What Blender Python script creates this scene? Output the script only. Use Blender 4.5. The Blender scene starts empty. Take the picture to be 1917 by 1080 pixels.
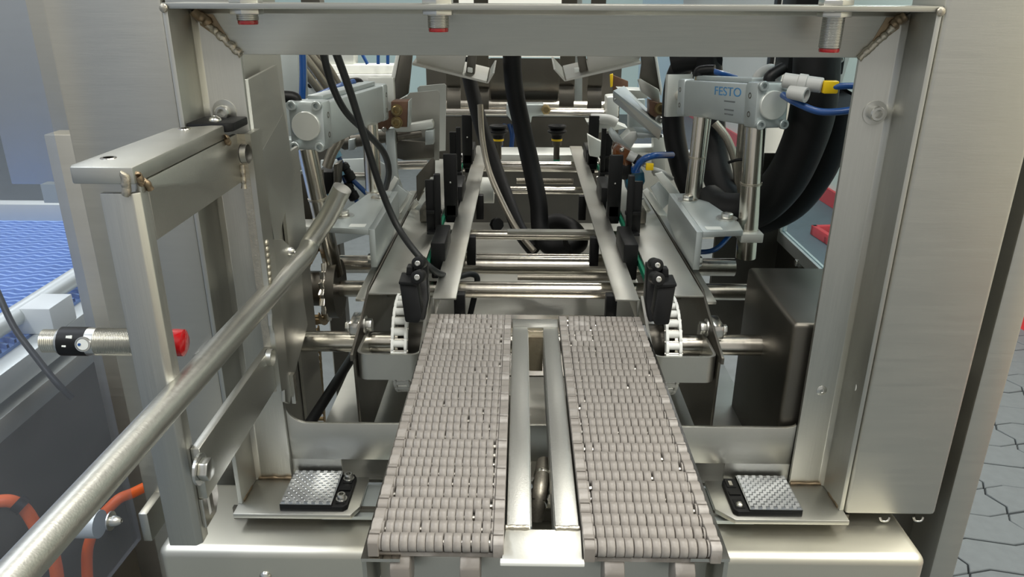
import bpy, bmesh, math, random
from mathutils import Vector, Matrix
from mathutils.geometry import delaunay_2d_cdt
random.seed(7)
sc = bpy.context.scene
COL = sc.collection
V = Vector

# ---------------------------------------------------------------- camera
FPX, CX, CY = 1424.0, 958.5, 540.0
def _n(v):
    return Vector(v).normalized()
_down = _n(((943 - CX) / FPX, (4150 - CY) / FPX, 1))
_fwd = _n(((978 - CX) / FPX, (-22 - CY) / FPX, 1))
_fwd = (_fwd - _down * _fwd.dot(_down)).normalized()
_right = _down.cross(_fwd)
RW = Matrix((_right, _fwd, -_down))            # camera (x right, y down, z forward) -> world
CAM = Vector((0, 0, 1.30))
cd = bpy.data.cameras.new('camera')
cam = bpy.data.objects.new('camera', cd)
COL.objects.link(cam)
cd.sensor_width = 36.0
cd.lens = 36.0 * FPX / 1917.0
cd.clip_start = 0.01
cd.clip_end = 60
rot = Matrix((RW @ V((1, 0, 0)), RW @ V((0, -1, 0)), RW @ V((0, 0, -1)))).transposed()
cam.matrix_world = Matrix.Translation(CAM) @ rot.to_4x4()
sc.camera = cam

def ray(x, y):
    return RW @ V(((x - CX) / FPX, (y - CY) / FPX, 1))
def P(x, y, Y):
    d = ray(x, y); return CAM + d * ((Y - CAM.y) / d.y)
def PX(x, y, X):
    d = ray(x, y); return CAM + d * ((X - CAM.x) / d.x)
def PZ(x, y, Z):
    d = ray(x, y); return CAM + d * ((Z - CAM.z) / d.z)

# ---------------------------------------------------------------- light and exposure
w = bpy.data.worlds.new('hall_light'); sc.world = w
w.use_nodes = True
bg = w.node_tree.nodes['Background']
bg.inputs[0].default_value = (1.0, 0.99, 0.945, 1)
bg.inputs[1].default_value = 0.48
def lamp(loc, sx, sy, power, col=(1, 0.97, 0.9)):
    l = bpy.data.lights.new('ceiling_tube_light', 'AREA')
    l.shape = 'RECTANGLE'; l.size = sx; l.size_y = sy; l.energy = power; l.color = col
    o = bpy.data.objects.new('ceiling_tube_light', l); COL.objects.link(o)
    o.location = loc
    return o
for x in (-1.7, 0.35, 2.1):
    for y in (-0.9, 1.2, 3.4):
        lamp((x, y, 3.4), 0.35, 1.5, 40)
sc.view_settings.view_transform = 'Standard'
sc.view_settings.look = 'None'
sc.view_settings.gamma = 1
sc.view_settings.use_curve_mapping = False
sc.view_settings.exposure = 0.06

# ---------------------------------------------------------------- materials
MATS = {}
def s2l(c):
    return tuple(((x / 255) / 12.92 if x / 255 <= 0.04045 else ((x / 255 + 0.055) / 1.055) ** 2.4) for x in c)
def mat(name, rgb, metal=0.0, rough=0.5, var=0.0, vscale=20.0, stretch=(1, 1, 1), bump=0.0, bscale=200.0,
        trans=0.0, alpha=1.0, coat=0.0, rvar=0.0, spec=0.5, stain=None, stain_amt=0.0, sscale=6.0):
    m = bpy.data.materials.new(name); m.use_nodes = True
    nt = m.node_tree; b = nt.nodes['Principled BSDF']
    c = s2l(rgb)
    b.inputs['Base Color'].default_value = (*c, 1)
    b.inputs['Metallic'].default_value = metal
    b.inputs['Roughness'].default_value = rough
    b.inputs['Specular IOR Level'].default_value = spec
    b.inputs['Transmission Weight'].default_value = trans
    b.inputs['Alpha'].default_value = alpha
    b.inputs['Coat Weight'].default_value = coat
    if var or rvar or bump or stain:
        tc = nt.nodes.new('ShaderNodeTexCoord'); mp = nt.nodes.new('ShaderNodeMapping')
        mp.inputs['Scale'].default_value = stretch
        nt.links.new(tc.outputs['Object'], mp.inputs['Vector'])
        no = nt.nodes.new('ShaderNodeTexNoise'); no.inputs['Scale'].default_value = vscale
        no.inputs['Detail'].default_value = 5
        nt.links.new(mp.outputs[0], no.inputs['Vector'])
    if var:
        mx = nt.nodes.new('ShaderNodeMix'); mx.data_type = 'RGBA'
        mx.inputs['A'].default_value = (*[max(0, x * (1 - var)) for x in c], 1)
        mx.inputs['B'].default_value = (*[min(1, x * (1 + var)) for x in c], 1)
        nt.links.new(no.outputs['Fac'], mx.inputs['Factor'])
        out = mx.outputs['Result']
        if stain:
            n2 = nt.nodes.new('ShaderNodeTexNoise'); n2.inputs['Scale'].default_value = sscale
            n2.inputs['Detail'].default_value = 6
            nt.links.new(tc.outputs['Object'], n2.inputs['Vector'])
            rp = nt.nodes.new('ShaderNodeMapRange'); rp.inputs['From Min'].default_value = 0.52
            rp.inputs['From Max'].default_value = 0.72; rp.inputs['To Max'].default_value = stain_amt
            nt.links.new(n2.outputs['Fac'], rp.inputs['Value'])
            m2 = nt.nodes.new('ShaderNodeMix'); m2.data_type = 'RGBA'
            m2.inputs['B'].default_value = (*s2l(stain), 1)
            nt.links.new(out, m2.inputs['A']); nt.links.new(rp.outputs[0], m2.inputs['Factor'])
            out = m2.outputs['Result']
        nt.links.new(out, b.inputs['Base Color'])
    if rvar:
        r = nt.nodes.new('ShaderNodeMapRange')
        r.inputs['To Min'].default_value = max(0.02, rough - rvar); r.inputs['To Max'].default_value = min(1, rough + rvar)
        nt.links.new(no.outputs['Fac'], r.inputs['Value']); nt.links.new(r.outputs[0], b.inputs['Roughness'])
    if bump:
        nb = nt.nodes.new('ShaderNodeTexNoise'); nb.inputs['Scale'].default_value = bscale; nb.inputs['Detail'].default_value = 3
        nt.links.new(mp.outputs[0], nb.inputs['Vector'])
        bp = nt.nodes.new('ShaderNodeBump'); bp.inputs['Strength'].default_value = bump; bp.inputs['Distance'].default_value = 0.001
        nt.links.new(nb.outputs['Fac'], bp.inputs['Height']); nt.links.new(bp.outputs[0], b.inputs['Normal'])
    MATS[name] = m
    return m
mat('steel', (190, 190, 183), 1, 0.40, var=0.10, vscale=14, rvar=0.10, bump=0.05, stretch=(1, 1, 1), bscale=500, stain=(150, 140, 120), stain_amt=0.35)
mat('brushed', (188, 188, 182), 1, 0.42, var=0.07, vscale=9, rvar=0.07, bump=0.10, stretch=(60, 60, 2), bscale=14)
mat('brushed_h', (192, 192, 185), 1, 0.38, var=0.07, vscale=9, rvar=0.07, bump=0.10, stretch=(2, 60, 60), bscale=14)
mat('panel', (190, 189, 182), 1, 0.46, var=0.05, vscale=5, rvar=0.06, bump=0.06, stretch=(3, 3, 40), bscale=20)
mat('polished', (210, 206, 198), 1, 0.20, var=0.08, vscale=30, rvar=0.08)
mat('shaft', (208, 203, 192), 1, 0.22, var=0.08, vscale=20, stretch=(12, 1, 1), rvar=0.08)
mat('dark_steel', (108, 105, 98), 1, 0.42, var=0.2, vscale=12, rvar=0.1, stain=(60, 52, 44), stain_amt=0.5)
mat('weld', (184, 178, 164), 1, 0.40, var=0.25, vscale=120, bump=0.5, bscale=400)
mat('burnt', (136, 120, 98), 0.9, 0.42, var=0.35, vscale=80)
mat('alu', (186, 194, 194), 0.75, 0.45, var=0.06, vscale=25, bump=0.05)
mat('alu_light', (205, 208, 203), 0.55, 0.45, var=0.06, vscale=40)
mat('white_metal', (226, 228, 222), 0.0, 0.4, var=0.04)
mat('taupe', (124, 119, 113), 0, 0.42, var=0.07, vscale=45, bump=0.06, bscale=500, stain=(196, 192, 188), stain_amt=0.45, sscale=38)
mat('white_plastic', (226, 228, 224), 0, 0.38, var=0.05, vscale=60)
mat('black', (14, 15, 16), 0, 0.45, var=0.2, vscale=40, spec=0.3)
mat('black_rubber', (17, 18, 19), 0, 0.55, spec=0.28, var=0.25, vscale=25, bump=0.2, bscale=90)
mat('cable', (26, 29, 30), 0, 0.5)
mat('blue_tube', (18, 70, 134), 0, 0.32, coat=0.2)
mat('light_blue', (140, 196, 226), 0, 0.3)
mat('teal', (22, 92, 118), 0, 0.35)
mat('green', (24, 128, 96), 0, 0.4)
mat('yellow', (226, 190, 22), 0, 0.4)
mat('red_lens', (170, 18, 22), 0, 0.12, coat=0.6, trans=0.25)
mat('red_paint', (222, 62, 66), 0, 0.5, var=0.08)
mat('orange', (214, 92, 32), 0, 0.45)
mat('rust', (106, 80, 64), 0.5, 0.55, var=0.4, vscale=60, stain=(66, 40, 30), stain_amt=0.8, sscale=30)
mat('amber', (120, 74, 40), 0, 0.15, trans=0.4)
mat('brass', (150, 134, 98), 1, 0.4, var=0.2, vscale=60)
mat('chain_steel', (168, 146, 112), 1, 0.35, var=0.3, vscale=200)
mat('grey_plastic', (176, 178, 176), 0, 0.4)
mat('braid', (158, 152, 140), 0.8, 0.4, var=0.35, vscale=900)
mat('reflector', (196, 199, 202), 0.95, 0.20, var=0.05, vscale=300)
mat('blue_belt', (126, 156, 206), 0, 0.45, var=0.15, vscale=60)
mat('paver', (96, 103, 107), 0, 0.75, var=0.16, vscale=30, bump=0.4, bscale=150, stain=(78, 84, 86), stain_amt=0.6, sscale=5)
mat('grout', (44, 46, 46), 0, 0.9)
mat('wall', (236, 232, 214), 0, 0.7, var=0.03, vscale=3)
mat('pale_blue', (186, 214, 220), 0, 0.5, var=0.05, vscale=3)
mat('label', (214, 218, 214), 0, 0.5)
mat('print_blue', (62, 128, 178), 0, 0.5)
mat('print_grey', (96, 102, 104), 0, 0.5)
mat('screw', (205, 205, 200), 1, 0.28, var=0.1, vscale=80)
mat('satin', (210, 208, 196), 1.0, 0.44, var=0.04, vscale=6, rvar=0.05)
mat('stained', (150, 140, 118), 0.6, 0.5, var=0.25, vscale=60, stain=(92, 72, 50), stain_amt=0.6, sscale=60)
# clear pane: mostly see-through with a faint tint and a shiny surface
def pane_mat(name, tint, amt):
    m = bpy.data.materials.new(name); m.use_nodes = True; nt = m.node_tree
    for n in list(nt.nodes): nt.nodes.remove(n)
    out = nt.nodes.new('ShaderNodeOutputMaterial'); tr = nt.nodes.new('ShaderNodeBsdfTransparent')
    tr.inputs[0].default_value = (*s2l(tint), 1)
    df = nt.nodes.new('ShaderNodeBsdfPrincipled'); df.inputs['Base Color'].default_value = (*s2l(tint), 1)
    df.inputs['Roughness'].default_value = 0.12
    mx = nt.nodes.new('ShaderNodeMixShader'); mx.inputs[0].default_value = amt
    nt.links.new(tr.outputs[0], mx.inputs[1]); nt.links.new(df.outputs[0], mx.inputs[2]); nt.links.new(mx.outputs[0], out.inputs[0])
    MATS[name] = m
pane_mat('pane', (225, 238, 245), 0.10)
pane_mat('door_pane', (236, 241, 250), 0.05)

# ---------------------------------------------------------------- mesh helpers
def basis(d):
    d = d.normalized()
    a = V((0, 0, 1)) if abs(d.z) < 0.9 else V((1, 0, 0))
    u = d.cross(a).normalized(); v = d.cross(u).normalized()
    return u, v
class MB:
    def __init__(self):
        self.v = []; self.f = []
    def add(self, vs, fs):
        o = len(self.v); self.v += [V(p) for p in vs]; self.f += [tuple(i + o for i in f) for f in fs]; return self
    def box(self, x0, x1, y0, y1, z0, z1):
        return self.add([(x, y, z) for x in (x0, x1) for y in (y0, y1) for z in (z0, z1)],
                        [(0, 1, 3, 2), (4, 6, 7, 5), (0, 4, 5, 1), (2, 3, 7, 6), (0, 2, 6, 4), (1, 5, 7, 3)])
    def obox(self, c, u, v, w, a, b, d):
        c = V(c); u = u.normalized() * a / 2; v = v.normalized() * b / 2; w = w.normalized() * d / 2
        return self.add([c + i * u + j * v + k * w for i in (-1, 1) for j in (-1, 1) for k in (-1, 1)],
                        [(0, 1, 3, 2), (4, 6, 7, 5), (0, 4, 5, 1), (2, 3, 7, 6), (0, 2, 6, 4), (1, 5, 7, 3)])
    def prism(self, pts, vec, holes=()):
        pts = [V(p) for p in pts]; vec = V(vec)
        loops = [pts] + [[V(p) for p in h] for h in holes]
        flat = [p for l in loops for p in l]; n = len(flat)
        fs = []
        if holes:
            u, v = basis(vec); p2 = [V((p.dot(u), p.dot(v))) for p in flat]
            ed = []; o = 0; l2 = []
            for l in loops:
                k = len(l); ed += [(o + i, o + (i + 1) % k) for i in range(k)]; l2.append(p2[o:o + k]); o += k
            vo, _, tr, ov, _, _ = delaunay_2d_cdt(p2, ed, [], 0, 1e-7)
            def inside(c, poly):
                r = False
                for i in range(len(poly)):
                    a, b = poly[i - 1], poly[i]
                    if (a.y > c.y) != (b.y > c.y) and c.x < (b.x - a.x) * (c.y - a.y) / (b.y - a.y) + a.x: r = not r
                return r
            for t in tr:
                c = (vo[t[0]] + vo[t[1]] + vo[t[2]]) / 3
                if inside(c, l2[0]) and not any(inside(c, h) for h in l2[1:]):
                    t = [ov[i][0] for i in t]
                    fs.append(tuple(t)); fs.append(tuple(n + i for i in reversed(t)))
        else:
            fs.append(tuple(range(n))); fs.append(tuple(reversed(range(n, 2 * n))))
        o = 0
        for l in loops:
            k = len(l)
            for i in range(k):
                a = o + i; b = o + (i + 1) % k; fs.append((a, b, b + n, a + n))
            o += k
        return self.add(flat + [p + vec for p in flat], fs)
    def cyl(self, p0, p1, r, r1=None, n=18):
        p0 = V(p0); p1 = V(p1); r1 = r if r1 is None else r1
        u, v = basis(p1 - p0); vs = []
        for p, q in ((p0, r), (p1, r1)):
            for i in range(n):
                a = 2 * math.pi * i / n; vs.append(p + (u * math.cos(a) + v * math.sin(a)) * q)
        fs = [(i, (i + 1) % n, n + (i + 1) % n, n + i) for i in range(n)]
        fs += [tuple(reversed(range(n))), tuple(range(n, 2 * n))]
        return self.add(vs, fs)
    def lathe(self, p0, d, prof, n=20):
        """prof: list of (distance along d, radius)"""
        p0 = V(p0); d = V(d).normalized(); u, v = basis(d); vs = []; fs = []
        for s, r in prof:
            for i in range(n):
                a = 2 * math.pi * i / n; vs.append(p0 + d * s + (u * math.cos(a) + v * math.sin(a)) * r)
        m = len(prof)
        for j in range(m - 1):
            for i in range(n):
                fs.append((j * n + i, j * n + (i + 1) % n, (j + 1) * n + (i + 1) % n, (j + 1) * n + i))
        fs += [tuple(reversed(range(n))), tuple(range((m - 1) * n, m * n))]
        return self.add(vs, fs)
    def tube(self, path, r, n=12, sub=6, radii=None):
        pts = [V(p) for p in path]; rr = radii or [r] * len(pts)
        if sub > 1 and len(pts) > 2:
            q = []; qr = []
            for i in range(len(pts) - 1):
                a = pts[max(i - 1, 0)]; b = pts[i]; c = pts[i + 1]; d = pts[min(i + 2, len(pts) - 1)]
                for k in range(sub):
                    t = k / sub
                    q.append(0.5 * ((2 * b) + (c - a) * t + (2 * a - 5 * b + 4 * c - d) * t * t + (3 * b - a - 3 * c + d) * t ** 3))
                    qr.append(rr[i] * (1 - t) + rr[i + 1] * t)
            q.append(pts[-1]); qr.append(rr[-1]); pts = q; rr = qr
        vs = []; fs = []; u = None
        for i, p in enumerate(pts):
            d = (pts[min(i + 1, len(pts) - 1)] - pts[max(i - 1, 0)]).normalized()
            if u is None: u, _ = basis(d)
            u = (u - d * u.dot(d)).normalized(); v = d.cross(u)
            for k in range(n):
                a = 2 * math.pi * k / n; vs.append(p + (u * math.cos(a) + v * math.sin(a)) * rr[i])
        m = len(pts)
        for j in range(m - 1):
            for i in range(n):
                fs.append((j * n + i, j * n + (i + 1) % n, (j + 1) * n + (i + 1) % n, (j + 1) * n + i))
        fs += [tuple(reversed(range(n))), tuple(range((m - 1) * n, m * n))]
        return self.add(vs, fs)
    def mesh(self, name, m, bevel=0.0, seg=2, smooth=35):
        me = bpy.data.meshes.new(name)
        bm = bmesh.new()
        vs = [bm.verts.new(p) for p in self.v]
        for f in self.f:
            try: bm.faces.new([vs[i] for i in f])
            except ValueError: pass
        bmesh.ops.recalc_face_normals(bm, faces=bm.faces)
        if bevel:
            es = [e for e in bm.edges if len(e.link_faces) == 2 and e.calc_face_angle(0) > 0.5]
            bmesh.ops.bevel(bm, geom=es, offset=bevel, segments=seg, profile=0.5, affect='EDGES', clamp_overlap=True)
        bm.to_mesh(me); bm.free()
        me.materials.append(MATS[m])
        me.shade_smooth()
        me.set_sharp_from_angle(angle=math.radians(smooth))
        return me
def obj(name, mb, m, parent=None, bevel=0.0, seg=2, smooth=35, loc=None):
    me = mb.mesh(name, m, bevel, seg, smooth) if isinstance(mb, MB) else mb
    o = bpy.data.objects.new(name, me); COL.objects.link(o)
    put(o, parent, loc)
    return o
def wpos(o):
    p = V((0, 0, 0))
    while o:
        p += o.location; o = o.parent
    return p
def put(o, parent, loc=None):
    l = V(loc) if loc is not None else V((0, 0, 0))
    if parent:
        o.parent = parent; o.location = l - wpos(parent)
    else:
        o.location = l
def tag(o, label, cat, group=None):
    o['label'] = label; o['category'] = cat
    if group: o['group'] = group
    return o
def thing(name, label, cat, loc, group=None):
    o = bpy.data.objects.new(name, None); COL.objects.link(o); o.empty_display_size = 0.02
    o.location = loc
    return tag(o, label, cat, group)
def struct(name, mb, m, parent=None, **k):
    o = obj(name, mb, m, parent, **k); o['kind'] = 'structure'; return o
def circ(c, u, v, r, n=16, r2=None):
    c = V(c); r2 = r if r2 is None else r2
    return [c + u * (r * math.cos(2 * math.pi * i / n)) + v * (r2 * math.sin(2 * math.pi * i / n)) for i in range(n)]
UX, UY, UZ = V((1, 0, 0)), V((0, 1, 0)), V((0, 0, 1))
def bolt(parent, c, d, r, h=None, kind='hex', washer=1.55, m='screw', name='bolt'):
    """a screw head standing on a surface at c, looking along d, with its washer"""
    c = V(c); d = V(d).normalized(); h = h or r * 1.1; u, v = basis(d)
    off = 0
    if washer: off = r * 0.22
    b = MB()
    if kind == 'hex':
        b.cyl(c + d * off, c + d * (off + h), r, n=6); bv = r * 0.10
    elif kind == 'cap':
        b.lathe(c + d * off, d, [(0, r), (h * 0.85, r), (h, r * 0.88), (h, r * 0.56), (h * 0.05, r * 0.54)], n=18); bv = 0
    elif kind == 'dome':
        b.lathe(c + d * off, d, [(0, r), (h * 0.3, r * 0.98), (h * 0.7, r * 0.75), (h, r * 0.38), (h * 0.7, r * 0.3)], n=18); bv = 0
    o = obj(name, b, m, parent, bevel=bv)
    if washer:
        obj('washer', MB().cyl(c, c + d * off, r * washer, n=24), m, o)
    return o
def dup(o, parent, loc=None, rot=None):
    c = o.copy(); COL.objects.link(c); c.parent = parent
    if loc is not None: c.location = loc
    if rot is not None: c.rotation_euler = rot
    return c

# ================================================================ SETTING
fl = struct('floor', MB().box(-6, 6, -2.5, 12, -0.06, -0.014), 'grout')
# far floor surface, beyond where single pavers can be told apart
for k_, r_ in enumerate(((-6, 6, 3.4875, 12), (2.21, 6, -2.5, 3.4875), (-0.675, 0.86, -2.5, 3.4875), (0.86, 2.21, -2.5, 1.35), (-6, -1.35, -2.5, 3.4875), (-1.35, -0.675, -2.5, 0.9), (-1.35, -0.675, 1.6875, 3.4875))):
    struct('floor_surface', MB().box(*r_, -0.014, -0.002), 'paver', fl)
def paver_mesh():
    L, W, a, g = 0.225, 0.1125, 0.013, 0.0022
    fx = [0, 0.25, 0.5, 0.75, 1.0]; off = [0, 1, 0, -1, 0]
    pts = []
    for t, q in zip(fx[:-1], off[:-1]): pts.append((t * L, q * a))
    for t, q in zip(fx[:-1], off[:-1]): pts.append((L + q * a, t * W))
    for t, q in zip(fx[:0:-1], off[:0:-1]): pts.append((t * L, W + q * a))
    for t, q in zip(fx[:0:-1], off[:0:-1]): pts.append((q * a, t * W))
    cx, cy = L / 2, W / 2
    base = [V((cx + (x - cx) * (1 - 2 * g / L), cy + (y - cy) * (1 - 2 * g / W), 0)) for x, y in pts]
    b = MB().prism([p + V((0, 0, -0.02)) for p in base], (0, 0, 0.02))
    return b.mesh('paver', 'paver', bevel=0.0018, seg=1), L, W
pm, PL, PW = paver_mesh()
def pave(x0, x1, y0, y1):
    n = 0
    j = 0
    y = y0
    while y < y1:
        x = x0
        while x < x1:
            p = bpy.data.objects.new('paver', pm); COL.objects.link(p); p.parent = fl
            p.location = (x, y, random.uniform(-0.0015, 0.0015)); n += 1
            x += PL
        y += PW; j += 1
    return n
pave(0.86, 2.2, 1.35, 3.40)
pave(-1.35, -0.68, 0.9, 1.60)
# right hall wall with its red skirting
WA, WB = V((2.316, -2.5, 0)), V((1.72, 11.8, 0))
wd = (WB - WA).normalized(); wn = V((-wd.y, wd.x, 0))
if wn.x > 0: wn = -wn
def wallslab(a, b, z0, z1, t0, t1):
    return MB().prism([a + wn * t0 + UZ * z0, b + wn * t0 + UZ * z0, b + wn * t1 + UZ * z0, a + wn * t1 + UZ * z0], (0, 0, z1 - z0))
struct('wall_right', wallslab(WA, WB, 0, 3.2, -0.12, 0), 'wall')
bb = struct('baseboard_right', wallslab(WA, WB, 0, 0.10, 0, 0.02), 'red_paint')
struct('wall_back', MB().box(-6, 1.7, 8.6, 8.75, 0, 3.2), 'pale_blue')
# red floor barrier seen through the side guard
rb = thing('floor_barrier', 'low red barrier block standing on the floor by the white wall', 'barrier', (1.72, 4.2, 0))
a0 = PZ(1516, 438, 0); a1 = PZ(1590, 486, 0)
dd = (a1 - a0).normalized(); nn = V((dd.y, -dd.x, 0)); nn = nn if nn.x > 0 else -nn
obj('side_board', MB().prism([a0, a1, a1 + nn * 0.03, a0 + nn * 0.03], (0, 0, 0.055)), 'red_paint', rb, bevel=0.004)
obj('side_board', MB().prism([a0, a0 + nn * 0.22, a0 + nn * 0.22 + dd * 0.03, a0 + dd * 0.03], (0, 0, 0.055)), 'red_paint', rb, bevel=0.004)
obj('rung', MB().prism([a0 + dd * 0.16, a0 + dd * 0.16 + nn * 0.1, a0 + dd * 0.2 + nn * 0.1, a0 + dd * 0.2], (0, 0, 0.04)), 'red_paint', rb, bevel=0.004)

# ================================================================ PORTAL FRAME
XL0, XL1, XR0, XR1 = -0.293, -0.2495, 0.2968, 0.338      # outer / inner edges of the two legs
YF, YE = 0.700, 0.6545                                     # face plane, front edge of the flanges
ZT, ZB = 1.2880, 0.797
ZI = 1.2445                                                # underside of the top beam
T = 0.0045
fr = thing('portal_frame', 'welded stainless steel angle frame standing upright around the machine opening', 'frame', (0.02, 0.70, 0.79))
# each leg is an angle: face towards the camera plus a flange running forwards
def leg_mb(xo, xi):
    """angle section with its face cut to a mitre at the top"""
    g = 1 if xi > xo else -1
    sec = [(xo, YE), (xo, YF + T), (xi, YF + T), (xi, YF), (xo + g * T * 2.2, YF), (xo + g * T * 1.25, YF - T), (xo + g * T, YE)]
    zt = lambda x: ZT - (ZT - ZI) * (x - xo) / (xi - xo) - 0.0002
    n = len(sec); b = MB()
    b.add([(x, y, ZB) for x, y in sec] + [(x, y, zt(x)) for x, y in sec],
          [tuple(range(n)), tuple(reversed(range(n, 2 * n)))] + [(i, (i + 1) % n, n + (i + 1) % n, n + i) for i in range(n)])
    return b
obj('leg', leg_mb(XL0, XL1), 'brushed', fr, bevel=0.0006)
obj('leg', leg_mb(XR1, XR0), 'brushed', fr, bevel=0.0006)
sec = [(YE, ZT), (YE, ZT - T), (YF - T, ZT - T), (YF, ZT - T * 2.0), (YF, ZI), (YF + T, ZI), (YF + T, ZT)]
n = len(sec)
xl_ = lambda z: XL0 + (ZT - z) / (ZT - ZI) * (XL1 - XL0) + 0.0001
xr_ = lambda z: XR1 - (ZT - z) / (ZT - ZI) * (XR1 - XR0) - 0.0001
obj('top_beam', MB().add([(xl_(z), y, z) for y, z in sec] + [(xr_(z), y, z) for y, z in sec],
    [tuple(range(n)), tuple(reversed(range(n, 2 * n)))] + [(i, (i + 1) % n, n + (i + 1) % n, n + i) for i in range(n)]), 'brushed_h', fr, bevel=0.0006)
# brown heat tint beside the mitre welds
for xo, xi in ((XL0, XL1), (XR1, XR0)):
    g = 1 if xi > xo else -1
    obj('heat_tint', MB().prism([(xo + g * 0.010, YF - 0.0003, ZT - 0.0095), (xo + g * 0.024, YF - 0.0003, ZT - 0.0100), (xi - g * 0.006, YF - 0.0003, ZI + 0.008), (xi - g * 0.010, YF - 0.0003, ZI + 0.0085), (xo + g * 0.0115, YF - 0.0003, ZT - 0.019)], (0, 0.0003, 0)), 'burnt', fr)
# small light spots where the flange is drilled through
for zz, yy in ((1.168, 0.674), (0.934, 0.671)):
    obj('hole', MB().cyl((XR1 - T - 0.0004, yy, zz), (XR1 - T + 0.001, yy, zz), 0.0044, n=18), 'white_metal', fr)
# sill plate along the bottom, with its cut-outs towards the belts
XC = 0.0185
obj('sill', MB().prism([(XL0, YF + 0.004, ZB), (XL0, 0.638, ZB), (-0.172, 0.638, ZB), (-0.165, 0.652, ZB), (-0.165, YF + 0.004, ZB)], (0, 0, -0.0055)), 'steel', fr, bevel=0.0008)
obj('sill', MB().prism([(XR1, YF + 0.004, ZB), (XR1, 0.638, ZB), (0.222, 0.638, ZB), (0.205, 0.655, ZB), (0.205, YF + 0.004, ZB)], (0, 0, -0.0055)), 'steel', fr, bevel=0.0008)
obj('sill_under_plate', MB().box(-0.205, -0.125, 0.648, YF + 0.003, 0.7835, 0.7875), 'alu', fr)
obj('sill_under_plate', MB().box(0.165, 0.245, 0.648, YF + 0.003, 0.7835, 0.7875), 'alu', fr)
obj('sill_lip', MB().box(-0.30, 0.345, 0.655, 0.66, 0.776, ZB - 0.0055), 'dark_steel', fr)
# crossmember with rounded upper corners between the legs
zc0, zc1 = 0.818, 0.8635
pts = [(XL1, YF + 0.006, zc0), (XR0, YF + 0.006, zc0), (XR0, YF + 0.006, zc1 + 0.004)]
for k in range(7):
    a = math.pi / 2 * k / 6; pts.append((XR0 - 0.012 + 0.012 * math.cos(a) - 0.0, YF + 0.006, zc1 + 0.004 - 0.004 * math.sin(a)))
for k in range(7):
    a = math.pi / 2 * k / 6; pts.append((XL1 + 0.022 - 0.022 * math.sin(a), YF + 0.006, zc1 + 0.022 - 0.022 * math.cos(a)))
obj('crossmember', MB().prism(pts, (0, 0.004, 0)), 'steel', fr, bevel=0.0006)
# crossmember web down to the sill beside the belts
obj('crossmember_web', MB().box(XL1, -0.195, YF + 0.0065, YF + 0.0095, 0.797, zc0 + 0.001), 'steel', fr)
obj('crossmember_web', MB().box(0.226, XR0, YF + 0.0065, YF + 0.0095, 0.797, zc0 + 0.001), 'steel', fr)
# mitre welds and corner welds
def bead(parent, a, b, r, n=9, m='weld', name='weld_seam', jit=0.35):
    a = V(a); b = V(b); path = []; rad = []
    for i in range(n + 1):
        t = i / n; p = a.lerp(b, t) + V((random.uniform(-1, 1), 0, random.uniform(-1, 1))) * r * jit
        path.append(p); rad.append(r * random.uniform(0.75, 1.15))
    return obj(name, MB().tube(path, r, n=8, sub=3, radii=rad), m, parent, smooth=60)
bead(fr, (XL0 + 0.012, YF - 0.001, ZT - 0.012), (XL1 + 0.001, YF - 0.0005, ZI - 0.001), 0.0034, 22, jit=0.15)
bead(fr, (XR1 - 0.012, YF - 0.001, ZT - 0.012), (XR0 - 0.001, YF - 0.0005, ZI - 0.001), 0.0034, 22, jit=0.15)
bead(fr, (XL0 + 0.008, YF - 0.002, ZT - 0.008), (XL0 + 0.020, YF - 0.001, ZT - 0.018), 0.0046, 6, 'burnt', jit=0.15)
bead(fr, (XR1 - 0.008, YF - 0.002, ZT - 0.008), (XR1 - 0.018, YF - 0.001, ZT - 0.017), 0.0044, 6, 'burnt', jit=0.15)
for xa, xb in ((XL0 + 0.004, XL1), (XR1 - 0.004, XR0)):
    bead(fr, (xa, YF - 0.001, ZB + 0.0012), (xb, YF - 0.001, ZB + 0.0012), 0.0018, 8, 'burnt', jit=0.2)
    bead(fr, (xa, YF - 0.001, ZB + 0.0012), (xa, YE + 0.004, ZB + 0.0012), 0.0018, 6, 'burnt', jit=0.2)
obj('weld_spot', MB().lathe((XL0 + 0.002, YE - 0.001, ZT - 0.004), (0, -1, 0), [(0, 0.0036), (0.0012, 0.003), (0.002, 0.001)], 12), 'weld', fr)
obj('weld_spot', MB().lathe((XR1 - 0.002, YE - 0.001, ZT - 0.004), (0, -1, 0), [(0, 0.0036), (0.0012, 0.003), (0.002, 0.001)], 12), 'weld', fr)
# screws on the legs
bolt(fr, P(1637, 211, YF), (0, -1, 0), 0.0066, 0.007, 'cap', 1.65)
bolt(fr, P(1538, 731, YF), (0, -1, 0), 0.0055, 0.0012, 'dome', 0)
bolt(fr, P(421, 209, YF), (0, -1, 0), 0.0066, 0.008, 'cap', 1.65)

# ================================================================ BASE BEAM
bx0, bx1 = -0.362, 0.4065
bs = MB().box(bx0, bx1, 0.606, 0.72, 0.60, 0.7775)
ob = obj('base_beam', bs, 'satin', None, bevel=0.010, seg=4)
tag(ob, 'wide stainless steel base beam with rounded edges under the frame', 'beam')
o = bolt(ob, P(497, 1078, 0.606), (0, -1, 0), 0.006, 0.004, 'dome', 0)
# small clamps between base beam and cover on the right
for px in (1655, 1718):
    q = P(px, 972, 0.66)
    tag(obj('levelling_clip', MB().tube([q + V((-0.005, 0, 0.003)), q + V((-0.003, -0.001, -0.001)), q + V((0.003, -0.001, -0.001)), q + V((0.005, 0, 0.003))], 0.0012), 'screw', None),
        'small bright wire clip above the base beam, ' + ('nearer the sill' if px == 1655 else 'at the cover corner'), 'clip', 'wire clips above the base beam')

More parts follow.
